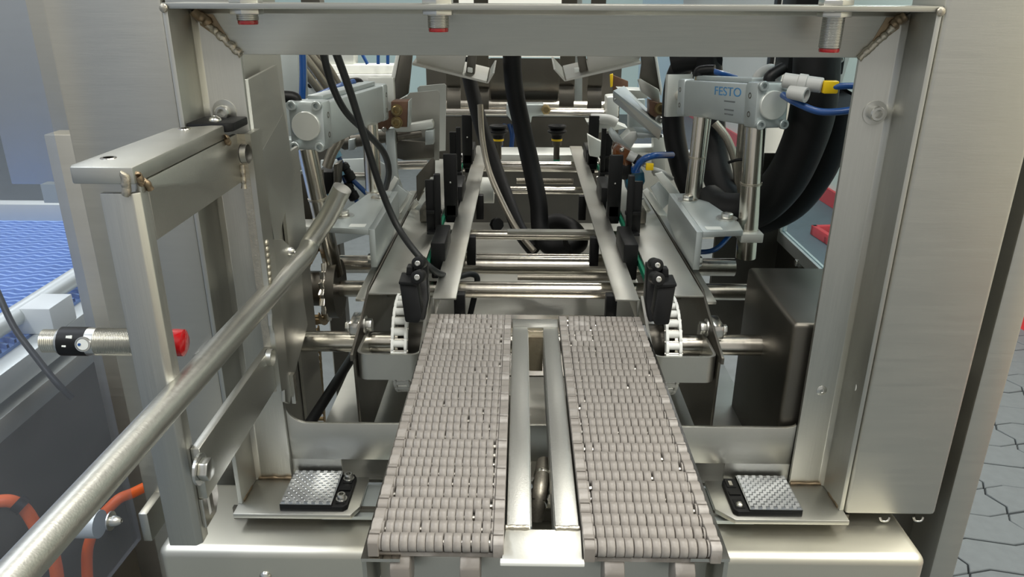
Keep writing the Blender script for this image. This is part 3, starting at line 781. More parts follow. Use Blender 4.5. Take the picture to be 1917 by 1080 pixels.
def side_set(s):
    side = 'left' if s < 0 else 'right'
    # inner guide rail: flat strip with its outer edge turned down
    a, b = SX(s, 0.0925), SX(s, 0.1205)
    r = thing('guide_rail', 'long %s inner guide rail of bent bright steel strip' % side, 'rail', (a, 0.82, 0.96), 'inner guide rails')
    lo, hi = min(a, b), max(a, b)
    obj('strip', MB().box(lo, hi, 0.818, 1.742, 0.962, 0.9648), 'steel', r, bevel=0.0009)
    obj('turned_edge', MB().box(b - 0.0026 if s > 0 else b, b if s > 0 else b + 0.0026, 0.818, 1.742, 0.938, 0.9635), 'steel', r, bevel=0.0006)
    # outer chain guard: flat top plate
    c, d = SX(s, 0.141), SX(s, 0.194)
    g = thing('chain_guide', '%s steel chain cover with side plate and bolt' % side, 'chain guard', (d, 0.85, 0.80), 'steel chain covers')
    lo, hi = min(c, d), max(c, d)
    obj('cover_strip', MB().box(lo, hi, 0.816, 1.56, 0.9685, 0.9715), 'steel', g, bevel=0.001)
    e = SX(s, 0.199)
    pr = [(0.845, 0.968), (0.800, 0.952), (0.738, 0.9355), (0.731, 0.9335), (0.731, 0.926), (0.742, 0.924), (0.748, 0.80), (1.56, 0.80), (1.56, 0.968)]
    obj('side_plate', MB().prism([(e - 0.0015, y, z) for y, z in pr], (0.0032, 0, 0)), 'dark_steel' , g, bevel=0.0005)
    # raised outer strip
    f0 = SX(s, 0.2005); f1 = SX(s, 0.2120)
    obj('outer_strip', MB().prism([(f0, 0.826, 0.956), (f0, 1.30, 0.966), (f1, 1.30, 0.966), (f1, 0.826, 0.956)], (0, 0, 0.004)), 'steel', g, bevel=0.0006)
    obj('clip_block', MB().box(min(f0, f1), max(f0, f1), 0.782, 0.815, 0.932, 0.9475), 'polished', g, bevel=0.001)
    q = V((e - s * 0.0018, 0.800, 0.938))
    bolt(g, q, (-s, 0, 0), 0.0078, 0.007, 'hex', 1.35)
    bolt(g, (SX(s, 0.212), 0.795, 0.938), (s, 0, 0), 0.0065, 0.006, 'hex', 0)
    for zz in (0.917, 0.909):
        bolt(g, (e - s * 0.0018, 0.775 + (0.917 - zz) * 2, zz - 0.006), (-s, 0, 0), 0.0042, 0.004, 'dome', 0)
    # U shaped bent band in front of the chain
    x0, x1 = SX(s, 0.1275), SX(s, 0.1955)
    b = MB(); path = []
    r_ = 0.010
    def arc(cx, cy, a0, a1):
        return [(cx + s * r_ * math.cos(a0 + (a1 - a0) * k / 6), cy + r_ * math.sin(a0 + (a1 - a0) * k / 6)) for k in range(7)]
    mid = [(x0, 0.845)] + arc(x0 + s * r_, 0.744 + r_, math.pi, math.pi * 1.5) + arc(x1 - s * r_, 0.744 + r_, math.pi * 1.5, math.pi * 2) + [(x1, 0.83)]
    n = len(mid); outp = []; inn = []
    for i in range(n):
        a_ = V((*mid[max(i - 1, 0)], 0)); c_ = V((*mid[min(i + 1, n - 1)], 0)); dd_ = (c_ - a_).normalized(); nr = V((dd_.y, -dd_.x, 0)) * 0.0016
        p_ = V((*mid[i], 0)); outp.append(p_ + nr); inn.append(p_ - nr)
    vs = []; fs = []
    for i in range(n):
        rise = 0.0
        if i == 0: rise = 0.030
        zt_, zb_ = 0.9285 + rise, 0.8975 + rise * 0.4
        vs += [outp[i] + UZ * zt_, inn[i] + UZ * zt_, inn[i] + UZ * zb_, outp[i] + UZ * zb_]
    for i in range(n - 1):
        for k in range(4):
            fs.append((i * 4 + k, i * 4 + (k + 1) % 4, i * 4 + 4 + (k + 1) % 4, i * 4 + 4 + k))
    fs += [(0, 1, 2, 3), (n * 4 - 4, n * 4 - 3, n * 4 - 2, n * 4 - 1)]
    b.add(vs, fs)
    tag(obj('chain_band', b, 'steel', None, smooth=40), 'U-shaped bent steel band wrapped in front of the %s chain' % side, 'band', 'bent chain bands')
    # green wear strip along the chain
    gx = SX(s, 0.1395)
    tag(obj('wear_strip', MB().box(gx - 0.0022, gx + 0.0022, 0.865, 1.55, 0.958, 0.9665), 'green'), 'thin green plastic wear strip beside the %s chain run' % side, 'strip', 'green wear strips')
    # inner black chain carrier blocks
    for k, yy in enumerate((0.945, 1.25, 1.57)):
        bx = SX(s, 0.1265)
        tag(obj('carrier_block', MB().box(bx - 0.0095, bx + 0.0095, yy, yy + 0.085, 0.940, 0.990), 'black', None, bevel=0.002),
            '%s black carrier block on the %s lug chain' % (('nearest', 'middle', 'farthest')[k], side), 'block', 'black carrier blocks')
    # black supports below the inner rail
    for k, yy in enumerate((0.835, 1.06, 1.30)):
        bx = SX(s, 0.0905)
        tag(obj('rail_support', MB().box(bx - 0.0065, bx + 0.0065, yy, yy + 0.014, 0.918, 0.9618), 'black', None, bevel=0.001),
            '%s black block propping the %s inner rail' % (('front', 'middle', 'rear')[k], side), 'support', 'black rail supports')
side_set(-1); side_set(1)

# ---- black lugs standing on the chains
def flat_lug(s, y, h, lab):
    x = SX(s, 0.1275)
    t = thing('chain_lug', lab, 'lug', (x, y, 0.966), 'black chain lugs')
    obj('blade', MB().box(x - 0.0105, x + 0.0105, y, y + 0.007, 0.966, 0.966 + h), 'black', t, bevel=0.0015)
    obj('foot', MB().box(x - 0.009, x + 0.009, y, y + 0.03, 0.955, 0.985), 'black', t, bevel=0.002)
    bolt(t, (x, y, 0.966 + h * 0.55), (0, -1, 0), 0.0016, 0.0012, 'dome', 0, name='screw')
def rib_lug(s, y, h, lab):
    x = SX(s, 0.1415)
    t = thing('chain_lug', lab, 'lug', (x, y, 0.966), 'black chain lugs')
    obj('blade', MB().box(x - 0.0015, x + 0.0125, y + 0.008, y + 0.014, 0.966, 0.966 + h) if s > 0 else MB().box(x - 0.0125, x + 0.0015, y + 0.008, y + 0.014, 0.966, 0.966 + h), 'black', t, bevel=0.001)
    xr = x - s * 0.005
    obj('rib', MB().box(xr - 0.0045, xr + 0.0045, y, y + 0.010, 0.966, 0.966 + h * 1.12), 'black', t, bevel=0.0015)
    obj('cross_rib', MB().box(x - 0.011, x + 0.011, y + 0.002, y + 0.010, 0.966 + h * 0.42, 0.966 + h * 0.48), 'black', t, bevel=0.0008)
    obj('foot', MB().box(x - 0.011, x + 0.011, y - 0.004, y + 0.022, 0.952, 0.975), 'black', t, bevel=0.002)
    bolt(t, (x - s * 0.011, y + 0.008, 0.962), (-s, 0, 0), 0.004, 0.004, 'cap', 0, name='screw')
for s, side in ((-1, 'left'), (1, 'right')):
    flat_lug(s, 1.155, 0.098, 'tall flat black lug, nearest blade on the %s chain' % side)
    rib_lug(s, 1.045, 0.082, 'ribbed black lug, nearest ribbed one on the %s chain' % side)
    flat_lug(s, 1.54, 0.098, 'tall flat black lug, farthest blade on the %s chain' % side)
    rib_lug(s, 1.43, 0.082, 'ribbed black lug, farther ribbed one on the %s chain' % side)
# the two lugs tipping over the front sprockets
def front_lug(s):
    side = 'left' if s < 0 else 'right'
    cx = SX(s, 0.1295)
    t = thing('tipping_lug', 'black lug with two screw eyes tipping over the %s front sprocket' % side, 'lug', (cx, 0.75, 0.93), 'tipping chain lugs')
    def q(px, py, Y):
        p = P(px, py, Y)
        if s > 0: p = V((2 * XC - p.x, p.y, p.z))
        return p
    face = [q(747, 531, 0.752), q(781, 533, 0.752), q(790, 592, 0.742), q(784, 606, 0.742), q(758, 604, 0.742)]
    obj('block', MB().prism(face, (0, 0.018, 0.004)), 'black', t, bevel=0.002)
    obj('block_cap', MB().prism([q(746, 527, 0.748), q(784, 529, 0.748), q(784, 536, 0.748), q(746, 533, 0.748)], (0, 0.024, 0.002)), 'black', t, bevel=0.0012)
    obj('fin', MB().prism([q(761, 500, 0.765), q(772, 500, 0.765), q(774, 530, 0.765), q(759, 530, 0.765)], (0, 0.012, 0)), 'black', t, bevel=0.001)
    obj('carrier', MB().prism([q(776, 500, 0.790), q(799, 494, 0.790), q(802, 560, 0.775), q(795, 600, 0.760), q(782, 598, 0.760), q(776, 540, 0.775)], (0, 0.016, 0)), 'black', t, bevel=0.0015)
    dv = V((s * 0.12, -1, 0.25)).normalized()
    for px, py, Ye in ((782, 493, 0.768), (781, 519, 0.744)):
        c = q(px, py, Ye)
        e = obj('eye', MB().cyl(c, c - dv * 0.016, 0.0072, n=20), 'black', t, bevel=0.001)
        bolt(e, c, dv, 0.0030, 0.0016, 'cap', 0, name='screw')
    obj('link_arm', MB().obox((q(782, 493, 0.776) + q(781, 520, 0.776)) / 2 + V((0, 0.004, 0)), UX, q(782, 493, 0.776) - q(781, 520, 0.776), UY, 0.007, 0.016, 0.012), 'black', t, bevel=0.001)
front_lug(-1); front_lug(1)

# ================================================================ CROSS SHAFTS
def shaft(label, y, z, r, x0, x1, m='shaft', extra=None):
    o = obj('cross_shaft', MB().cyl((x0, y, z), (x1, y, z), r, n=26), m, None, smooth=40)
    tag(o, label, 'shaft', 'round cross shafts')
    return o
def ZY(px, py, Y): return P(px, py, Y).z
shaft('front drive shaft carrying the two white chain sprockets', CYC, CZC, 0.0122, -0.31, 0.285)
shaft('thick polished shaft crossing just behind the belt ends', 0.955, ZY(1000, 543, 0.955), 0.0112, -0.30, 0.31)
shaft('polished shaft behind the first one, with a bright upper line', 1.075, ZY(1000, 497, 1.075), 0.0135, -0.27, 0.32)
shaft('slimmer shaft lying against the second thick shaft', 1.105, ZY(1000, 483, 1.105), 0.0070, -0.15, 0.19)
shaft('thin shaft under the rails with a flat strip on top', 1.20, ZY(1000, 440, 1.20), 0.0080, -0.16, 0.20)
shaft('slim bright shaft below the two dark hoses', 1.50, ZY(1000, 356, 1.50), 0.0075, -0.14, 0.18)
shaft('thick bright shaft nearest the far crossbar', 1.66, ZY(1000, 312, 1.66), 0.0125, -0.20, 0.24, 'polished')
tag(obj('flat_strip', MB().box(P(950, 433, 1.19).x, 0.15, 1.185, 1.20, ZY(1000, 436, 1.19), ZY(1000, 432, 1.19)), 'steel'), 'narrow flat strip lying on the thin shaft', 'strip')
def threaded(label, x0, x1, y, z, r):
    tag(obj('threaded_rod', thread(V((x0, y, z)), UX, x1 - x0, r, 0.003), 'braid', None, smooth=25), label, 'rod', 'threaded rods')
threaded('dark threaded rod between the second shaft and the first', P(969, 519, 1.0).x, 0.15, 1.0, ZY(1000, 519, 1.0), 0.0042)
threaded('threaded rod behind the slim bright shaft', P(967, 339, 1.58).x, P(1073, 339, 1.58).x, 1.58, ZY(1000, 339, 1.58), 0.0062)
# flat bright crossbar with green sticker
cb = thing('crossbar', 'bright flat crossbar behind the shafts, green sticker on its face', 'bar', (0.02, 1.75, 0.94))
za = ZY(1000, 293, 1.74)
obj('bar', MB().box(P(890, 290, 1.74).x, P(1085, 290, 1.74).x, 1.74, 1.83, ZY(1000, 305, 1.74), za + 0.004), 'alu_light', cb, bevel=0.001)
q = P(1042, 300, 1.739)
obj('sticker', MB().box(q.x - 0.007, q.x + 0.007, 1.7385, 1.7398, q.z - 0.011, q.z + 0.008), 'green', cb)
# split collar on the slim shaft
c = P(908, 356, 1.50)
tag(obj('shaft_collar', MB().lathe((c.x - 0.018, 1.50, c.z), UX, [(0, 0.032), (0.010, 0.032), (0.0101, 0.026), (0.036, 0.026)], 28), 'white_metal'), 'pale clamp collar on the slim shaft beside the left rail', 'collar')

# ---- pan under the shafts
tag(obj('drip_pan', MB().box(-0.245, 0.30, 0.712, 1.72, 0.784, 0.788), 'brushed_h'), 'wide shiny steel pan lying under the chains and shafts', 'pan')
tag(obj('deflector_sheet', MB().prism([(-0.09, 0.80, 0.872), (0.125, 0.80, 0.872), (0.125, 0.95, 0.885), (-0.09, 0.95, 0.885)], (0, 0, 0.002)), 'polished'), 'small shiny sheet just behind the belt ends', 'sheet')
tag(obj('black_bar', MB().cyl(P(575, 800, 0.72), P(668, 655, 0.96), 0.0062, n=14), 'black'), 'black bar slanting back beside the left chain cover', 'bar')

# ================================================================ GEAR COVER AND SIDE GUARD on the right
tag(obj('gear_cover', MB().box(0.2815, 0.41, 0.716, 0.888, 0.70, 0.981), 'dark_steel', None, bevel=0.005, seg=3), 'dark boxy steel gear cover behind the right frame leg', 'cover')
gw_ = thing('side_guard', 'clear side guard window with pale frame, behind the dark hoses', 'guard', (0.445, 0.9, 0.80))
obj('lower_panel', MB().box(0.443, 0.449, 0.765, 1.30, 0.70, 0.8985), 'dark_steel', gw_)
obj('bottom_bar', MB().box(0.440, 0.452, 0.765, 1.262, 0.8985, 0.9185), 'alu_light', gw_, bevel=0.001)
obj('frame_post', MB().box(0.440, 0.452, 1.242, 1.262, 0.9185, 1.60), 'alu_light', gw_, bevel=0.001)
obj('pane', MB().box(0.4445, 0.4475, 0.768, 1.242, 0.9185, 1.60), 'pane', gw_)
obj('rear_panel', MB().box(0.335, 0.443, 1.25, 1.26, 0.72, 0.945), 'dark_steel', gw_)
for x_, y_ in ((1452, 460), (1497, 492)):
    bolt(gw_, PX(x_, y_, 0.443), (-1, 0, 0), 0.006, 0.006, 'hex', 1.3)
rg = thing('rear_guard', 'pale blue tinted guard window behind the right cylinder', 'guard', (0.35, 1.62, 0.80))
obj('pane', MB().box(0.24, P(1440, 200, 1.62).x, 1.62, 1.624, 0.98, 1.75), 'door_pane', rg)
xx0, xx1 = P(1446, 150, 1.60).x, P(1480, 150, 1.60).x
obj('frame_post', MB().box(xx0, xx1, 1.60, 1.63, 0.80, 1.75), 'white_metal', rg, bevel=0.002)
obj('frame_edge', MB().box(xx0 - 0.008, xx0 - 0.0005, 1.605, 1.625, 0.80, 1.75), 'black', rg)
obj('sill', MB().box(0.24, xx1, 1.60, 1.63, 0.79, 0.98), 'alu_light', rg)

# ================================================================ ALUMINIUM ANGLE BRACKETS AND CYLINDER STANDS
def alu_bracket(s):
    side = 'left' if s < 0 else 'right'
    t = thing('mounting_bracket', 'pale aluminium angle bracket bolted beside the %s chain cover' % side, 'bracket', (SX(s, 0.205), 0.9, 0.96), 'aluminium angle brackets')
    x0, x1 = SX(s, 0.1985), SX(s, 0.2065)
    obj('upright_leg', MB().prism([(x0, 0.90, 0.972), (x0, 0.90, 1.022), (x0, 1.09, 1.022), (x0, 1.09, 0.985), (x0, 1.0, 0.972)], (x1 - x0, 0, 0)), 'alu', t, bevel=0.0008)
    obj('top_leg', MB().prism([(x1, 0.90, 1.0145), (SX(s, 0.258), 0.908, 1.0145), (SX(s, 0.262), 0.945, 1.0145), (SX(s, 0.238), 1.09, 1.0145), (x1, 1.09, 1.0145)], (0, 0, 0.0075)), 'alu', t, bevel=0.0008)
    bolt(t, (SX(s, 0.2175), 1.05, 1.022), UZ, 0.0080, 0.006, 'hex', 1.7)
    bolt(t, (SX(s, 0.250), 0.958, 1.022), UZ, 0.0080, 0.006, 'hex', 1.7)
    obj('label', MB().box(min(SX(s, 0.213), SX(s, 0.233)), max(SX(s, 0.213), SX(s, 0.233)), 0.909, 0.922, 1.0221, 1.0224), 'label', t)
    bolt(t, (SX(s, 0.2065), 0.925, 0.975), (s, 0, 0), 0.007, 0.008, 'hex', 0)
alu_bracket(-1); alu_bracket(1)

def post(label, a, b, r, joint=None):
    t = thing('support_column', label, 'column', b, 'round cylinder support columns')
    obj('tube', MB().cyl(a, b, r, n=24), 'shaft', t)
    if joint:
        a = V(a); b = V(b); c = a.lerp(b, joint); d = (b - a).normalized()
        obj('joint', MB().cyl(c - d * 0.0015, c + d * 0.0015, r * 1.06, n=24), 'weld', t)
    return t
post('near right column under the labelled cylinder', P(1414, 236, 0.955), P(1396, 482, 0.955), 0.0128, 0.42)
post('far right column standing on the aluminium bracket', P(1313, 218, 1.06), P(1294, 384, 1.06), 0.0105, 0.45)
obj2 = thing('support_column', 'slim bright column beside the far right column', 'column', P(1304, 385, 1.075), 'round cylinder support columns')
obj('tube', MB().cyl(P(1326, 218, 1.075), P(1305, 385, 1.075), 0.0045), 'polished', obj2)
post('near left column under the blank cylinder', P(574, 275, 0.935), P(626, 515, 0.955), 0.0118, 0.38)
post('far left column standing on the aluminium bracket', P(692, 232, 1.09), P(701, 372, 1.09), 0.0118, 0.9)
# clamp blocks on the near columns
for (a, b, y, lab) in (((1388, 438), (1428, 455), 0.935, 'pale clamp block on the near right column'), ((556, 424), (597, 440), 0.93, 'pale clamp block on the near left column')):
    p = P(*a, y); q = P(*b, y)
    tag(obj('clamp_block', MB().box(p.x, q.x, y, y + 0.034, q.z, p.z), 'alu_light', None, bevel=0.001), lab, 'clamp', 'column clamp blocks')

# ================================================================ PNEUMATIC CYLINDERS
def cylinder(label, n0, f0, w_, h_, textside):
    """n0 near end centre, f0 far end centre"""
    n0 = V(n0); f0 = V(f0); ax = (f0 - n0); L = ax.length; ax.normalize()
    si = ax.cross(UZ).normalized()           # right-hand side
    up_ = si.cross(ax).normalized()
    t = thing('pneumatic_cylinder', label, 'cylinder', (n0 + f0) / 2 - up_ * h_ / 2, 'flat pneumatic cylinders')
    def blk(nm, s0, s1, ww, hh, m, bev, off=0.0):
        return obj(nm, MB().obox(n0 + ax * (s0 + s1) / 2 + up_ * off, ax, si, up_, s1 - s0, ww, hh), m, t, bevel=bev)
    cap = blk('end_cap', 0.0, 0.030, w_, h_ * 0.98, 'alu', 0.004)
    blk('barrel', 0.0301, L - 0.025, w_ * 0.96, h_ * 0.90, 'alu', 0.003)
    blk('sensor_rail', 0.036, L - 0.03, w_ * 0.45, 0.006, 'alu', 0.001, off=h_ * 0.45 + 0.0032)
    blk('end_cap', L - 0.0248, L, w_, h_ * 0.95, 'alu', 0.004)
    # round plate and corner screws on the near cap
    obj('end_disc', MB().lathe(n0, -ax, [(0, w_ * 0.40), (0.003, w_ * 0.40), (0.004, w_ * 0.38)], 32), 'alu_light', cap)
    for a in (-1, 1):
        for b in (-1, 1):
            bolt(t, n0 + si * a * w_ * 0.35 + up_ * b * h_ * 0.41, -ax, 0.0058, 0.006, 'cap', 0, m='alu', name='screw')
    # mounting holes on the visible flank
    v = textside
    for s_ in (0.016, L - 0.012):
        for b in (-1, 1):
            c = n0 + ax * s_ + si * v * (w_ * 0.5) + up_ * b * h_ * 0.2
            obj('mounting_hole', MB().lathe(c - si * v * 0.0012, si * v, [(0, 0.0036), (0.0015, 0.0036), (0.0015, 0.0024), (0.0002, 0.0022)], 16), 'dark_steel', t)
    # piston rod, guide plate at the far end
    obj('piston_rod', MB().cyl(f0, f0 + ax * 0.045, 0.008), 'polished', t)
    obj('yoke_plate', MB().obox(f0 + ax * 0.045, ax, si, up_, 0.010, w_ * 0.95, h_ * 1.15), 'alu_light', t, bevel=0.001)
    return t, n0, ax, si, up_, L
rc = cylinder('grey pneumatic cylinder with blue lettering on the right', P(1446, 197, 0.93), P(1292, 181, 1.165), 0.043, 0.055, -1)
lc = cylinder('grey pneumatic cylinder without lettering on the left', P(574, 236, 0.90), P(702, 190, 1.20), 0.043, 0.058, 1)
def text_mesh(txt, size, m):
    cu = bpy.data.curves.new('lettering', 'FONT'); cu.body = txt; cu.size = size; cu.extrude = 0.00015
    cu.align_x = 'CENTER'; cu.align_y = 'CENTER'
    o = bpy.data.objects.new('tmp', cu); COL.objects.link(o)
    dg = bpy.context.evaluated_depsgraph_get(); dg.update()
    me = bpy.data.meshes.new_from_object(o.evaluated_get(dg)); me.name = 'lettering'
    bpy.data.objects.remove(o); me.materials.clear(); me.materials.append(MATS[m])
    return me
def letter(parent, txt, size, m, c, right, up_, stretch=1.0):
    nrm = right.cross(up_).normalized()
    o = bpy.data.objects.new('lettering', text_mesh(txt, size, m)); COL.objects.link(o)
    o.parent = parent
    M = Matrix((right.normalized() * stretch, up_.normalized(), nrm)).transposed().to_4x4()
    o.matrix_local = Matrix.Translation(V(c) - wpos(parent)) @ M
    return o
t, n0, ax, si, up_, L = rc
fc = n0 - si * (0.043 * 0.48 + 0.0002)
letter(t, 'FESTO', 0.0155, 'print_blue', fc + ax * 0.078 + up_ * 0.013, -ax, up_, 1.75)
for k, (wd_, zz) in enumerate(((0.030, 0.0015), (0.026, -0.009), (0.024, -0.0145))):
    obj('print_line', MB().obox(fc + ax * 0.070 + up_ * zz, ax, up_, si, wd_, 0.0018, 0.0004), 'print_grey', t)
# fittings
def elbow(label, c, d, m='black', L=0.02, r=0.007, group='black push-in elbows'):
    t = thing('push_fitting', label, 'fitting', c, group)
    c = V(c)
    obj('stem', MB().cyl(c - UZ * 0.008, c, r * 0.8, n=6), 'brass', t)
    obj('body', MB().tube([c, c + UZ * r * 0.9, c + UZ * r * 1.2 + V(d) * L * 0.5, c + UZ * r * 1.2 + V(d) * L], r, n=14), m, t)
elbow('black elbow fitting on the near end of the left cylinder', P(553, 194, 0.915), V((-1, -0.3, 0.02)).normalized(), L=0.024)
elbow('black elbow fitting on the far end of the left cylinder', P(672, 163, 1.16), V((-0.7, -0.5, -0.15)).normalized(), L=0.022)
elbow('black elbow fitting on the far end of the right cylinder', P(1308, 142, 1.13), V((0.8, -0.4, 0.05)).normalized(), L=0.022)
elbow('black elbow fitting on the near end of the right cylinder', P(1440, 154, 0.95), V((0.8, 0.3, 0.35)).normalized(), L=0.02)

# ================================================================ HOSES AND CABLES
def hose(name, label, cat, path, r, m, group=None, n=14, **k):
    o = obj(name, MB().tube([P(*p) for p in path], r, n=n, sub=7, **k), m, None, smooth=60)
    return tag(o, label, cat, group)
# right-hand insulated hoses
hose('insulated_hose', 'thickest black hose sagging from the upper right behind the near column', 'hose', [(1530, 96, 0.955), (1524, 190, 0.95), (1506, 262, 0.96), (1466, 342, 0.985), (1410, 392, 1.02), (1350, 396, 1.05), (1322, 378, 1.08)], 0.0275, 'black_rubber', 'black insulated hoses')
hose('insulated_hose', 'outer black hose curving below the thickest one', 'hose', [(1570, 188, 0.995), (1560, 250, 1.01), (1534, 320, 1.04), (1482, 385, 1.075), (1418, 412, 1.10), (1365, 408, 1.13)], 0.0215, 'black_rubber', 'black insulated hoses')
hose('insulated_hose', 'black hose hanging down behind the labelled cylinder', 'hose', [(1322, 96, 1.22), (1328, 200, 1.22), (1335, 290, 1.20), (1352, 350, 1.17), (1388, 388, 1.14), (1430, 400, 1.13)], 0.023, 'black_rubber', 'black insulated hoses')
hose('insulated_hose', 'slimmer black hose at the left end of the labelled cylinder', 'hose', [(1292, 100, 1.28), (1266, 150, 1.28), (1260, 230, 1.28), (1276, 315, 1.26), (1304, 375, 1.24), (1340, 410, 1.20)], 0.018, 'black_rubber', 'black insulated hoses')
tag(obj('black_wrap', MB().tube([P(1262, 118, 1.24), P(1290, 110, 1.23), P(1325, 106, 1.22), P(1345, 102, 1.22)], 0.02, n=14), 'black'), 'bunched black wrap at the top of the hanging hose', 'wrap')
bxm = thing('junction_box', 'black junction box in the upper right corner of the opening', 'box', P(1530, 140, 1.035))
p = P(1478, 96, 1.035); q = P(1585, 140, 1.035)
obj('body', MB().box(p.x, q.x - 0.005, 1.035, 1.09, q.z, p.z + 0.12), 'black', bxm, bevel=0.002)
obj('side_rail', MB().prism([P(1583, 96, 1.036), P(1594, 96, 1.036), P(1575, 160, 1.036), P(1566, 160, 1.036)], (0, 0.05, 0)), 'alu_light', bxm)
bolt(bxm, P(1573, 111, 1.035), (0, -1, 0), 0.004, 0.003, 'cap', 0)
tag(obj('corrugated_sleeve', MB().lathe(P(1558, 210, 1.03), P(1584, 172, 1.03) - P(1558, 210, 1.03), [(i * 0.0035, 0.019 if i % 2 else 0.0165) for i in range(10)], 20), 'black'), 'short black corrugated sleeve beside the right frame leg', 'sleeve')
# braided hoses on the right
hose('braided_hose', 'braided metal hose bowing left below the labelled cylinder', 'hose', [(1338, 230, 1.18), (1362, 262, 1.17), (1378, 310, 1.16), (1384, 370, 1.15), (1392, 410, 1.14)], 0.0062, 'braid', 'braided metal hoses')
hose('braided_hose', 'straighter braided metal hose next to the near right column', 'hose', [(1392, 222, 1.10), (1387, 280, 1.11), (1386, 330, 1.12), (1392, 380, 1.13), (1402, 415, 1.13)], 0.0066, 'braid', 'braided metal hoses')
tag(obj('cable_tie', MB().tube([P(1364, 304, 1.10), P(1382, 299, 1.09), P(1402, 299, 1.09), P(1402, 303, 1.13)], 0.0022), 'black'), 'black cable tie around the two braided hoses', 'cable tie')
hose('grey_conduit', 'looped grey corrugated conduit above the labelled cylinder', 'conduit', [(1412, 160, 1.08), (1420, 140, 1.09), (1440, 128, 1.10), (1456, 136, 1.11), (1450, 158, 1.11)], 0.0062, 'grey_plastic')
# blue tubes
hose('air_tube', 'blue air tube running right from the yellow tag', 'air tube', [(1538, 160, 0.886), (1555, 163, 0.88), (1580, 161, 0.875), (1612, 161, 0.87)], 0.0036, 'blue_tube', 'blue air tubes')
hose('air_tube', 'blue air tube sagging across the hoses to the right leg', 'air tube', [(1466, 178, 0.925), (1490, 192, 0.895), (1530, 208, 0.88), (1570, 209, 0.87), (1610, 203, 0.86)], 0.0040, 'blue_tube', 'blue air tubes')
hose('air_tube', 'blue air tube from the far end of the labelled cylinder', 'air tube', [(1330, 132, 1.12), (1352, 138, 1.12), (1378, 146, 1.13)], 0.0040, 'blue_tube', 'blue air tubes')
hose('air_tube', 'dark blue air tube below the right bracket', 'air tube', [(1306, 472, 0.99), (1330, 470, 0.99), (1348, 460, 1.0), (1366, 440, 1.02)], 0.0035, 'blue_tube', 'blue air tubes')
hose('air_tube', 'upright blue air tube left of the blank cylinder', 'air tube', [(566, 98, 1.05), (567, 140, 1.05), (565, 198, 1.05)], 0.0045, 'blue_tube', 'blue air tubes')
hose('air_tube', 'blue air tube along the top of the blank cylinder', 'air tube', [(662, 153, 1.13), (640, 160, 1.1), (615, 170, 1.07), (590, 181, 1.04)], 0.0042, 'blue_tube', 'blue air tubes')
# grey one-touch fitting with yellow tag
ft = thing('tee_connector', 'grey plastic tube connector with branch, below the black junction box', 'connector', P(1500, 160, 0.90))
a, b = P(1466, 150, 0.905), P(1540, 160, 0.885)
d = (b - a).normalized(); LL = (b - a).length
obj('body', MB().lathe(a, d, [(0, 0.007), (0.001, 0.0085), (LL * 0.38, 0.0085), (LL * 0.40, 0.0098), (LL * 0.60, 0.0098), (LL * 0.62, 0.0085), (LL * 0.97, 0.0085), (LL, 0.0075)], 20), 'grey_plastic', ft)
a2, b2 = P(1478, 172, 0.895), P(1510, 178, 0.88)
d2 = (b2 - a2).normalized(); L2 = (b2 - a2).length
obj('branch', MB().lathe(a2, d2, [(0, 0.0075), (L2, 0.0085), (L2, 0.006), (L2 * 0.5, 0.0055)], 20), 'grey_plastic', ft)
obj('neck', MB().cyl(P(1500, 160, 0.895), P(1492, 174, 0.89), 0.0065), 'grey_plastic', ft)
c = P(1554, 163, 0.88)
tag(obj('cable_tag', MB().obox(c, UX, UZ, UY, 0.017, 0.014, 0.009), 'yellow', None, bevel=0.002), 'yellow tag on the blue tube by the right leg', 'tag', 'yellow tags')
# centre hoses
hose('dark_hose', 'thick dark hose hanging in the middle between the rails', 'hose', [(958, 92, 1.36), (962, 160, 1.36), (977, 235, 1.36), (994, 310, 1.35), (1008, 380, 1.33), (1012, 430, 1.31), (1030, 462, 1.28), (1060, 458, 1.27)], 0.0162, 'black_rubber', 'dark hanging hoses')
hose('dark_hose', 'dark hose slanting down beside the left rail', 'hose', [(872, 110, 1.50), (884, 170, 1.48), (902, 240, 1.45), (928, 315, 1.42), (950, 375, 1.38), (972, 430, 1.34), (1000, 468, 1.30)], 0.0140, 'black_rubber', 'dark hanging hoses')
hose('braided_hose', 'thin pale braided hose between the left rail and the dark hose', 'hose', [(899, 196, 1.42), (903, 260, 1.40), (915, 318, 1.38), (940, 378, 1.34), (968, 430, 1.30), (1000, 470, 1.27)], 0.0055, 'braid', 'braided metal hoses')
hose('dark_hose', 'dark looped hose lying on the pan under the right rail', 'hose', [(1010, 425, 1.42), (1045, 415, 1.42), (1075, 430, 1.40), (1085, 455, 1.36), (1060, 468, 1.33)], 0.016, 'black_rubber', 'dark hanging hoses')
tag(obj('knob', MB().lathe(P(928, 420, 1.35), V((0.3, -1, 0.3)), [(0, 0.012), (0.008, 0.013), (0.012, 0.010), (0.018, 0.011)], 9), 'black'), 'small black ribbed knob on the pan by the left rail', 'knob')
# two black cables crossing in front of the left cylinder
hose('black_cable', 'black cable from the top beam ending between the lugs and the left rail', 'cable', [(628, 96, 0.80), (655, 170, 0.84), (680, 250, 0.87), (712, 350, 0.90), (742, 420, 0.90), (778, 472, 0.87), (815, 508, 0.87), (850, 519, 0.95), (880, 513, 0.99), (893, 520, 1.0), (890, 545, 1.0), (880, 590, 1.0)], 0.0042, 'cable', 'black cables')
hose('black_cable', 'black cable from the top beam looping back behind the crossing', 'cable', [(604, 96, 0.83), (622, 160, 0.85), (648, 210, 0.88), (688, 250, 0.92), (718, 285, 0.95), (728, 320, 0.98), (722, 352, 1.02)], 0.0040, 'cable', 'black cables')
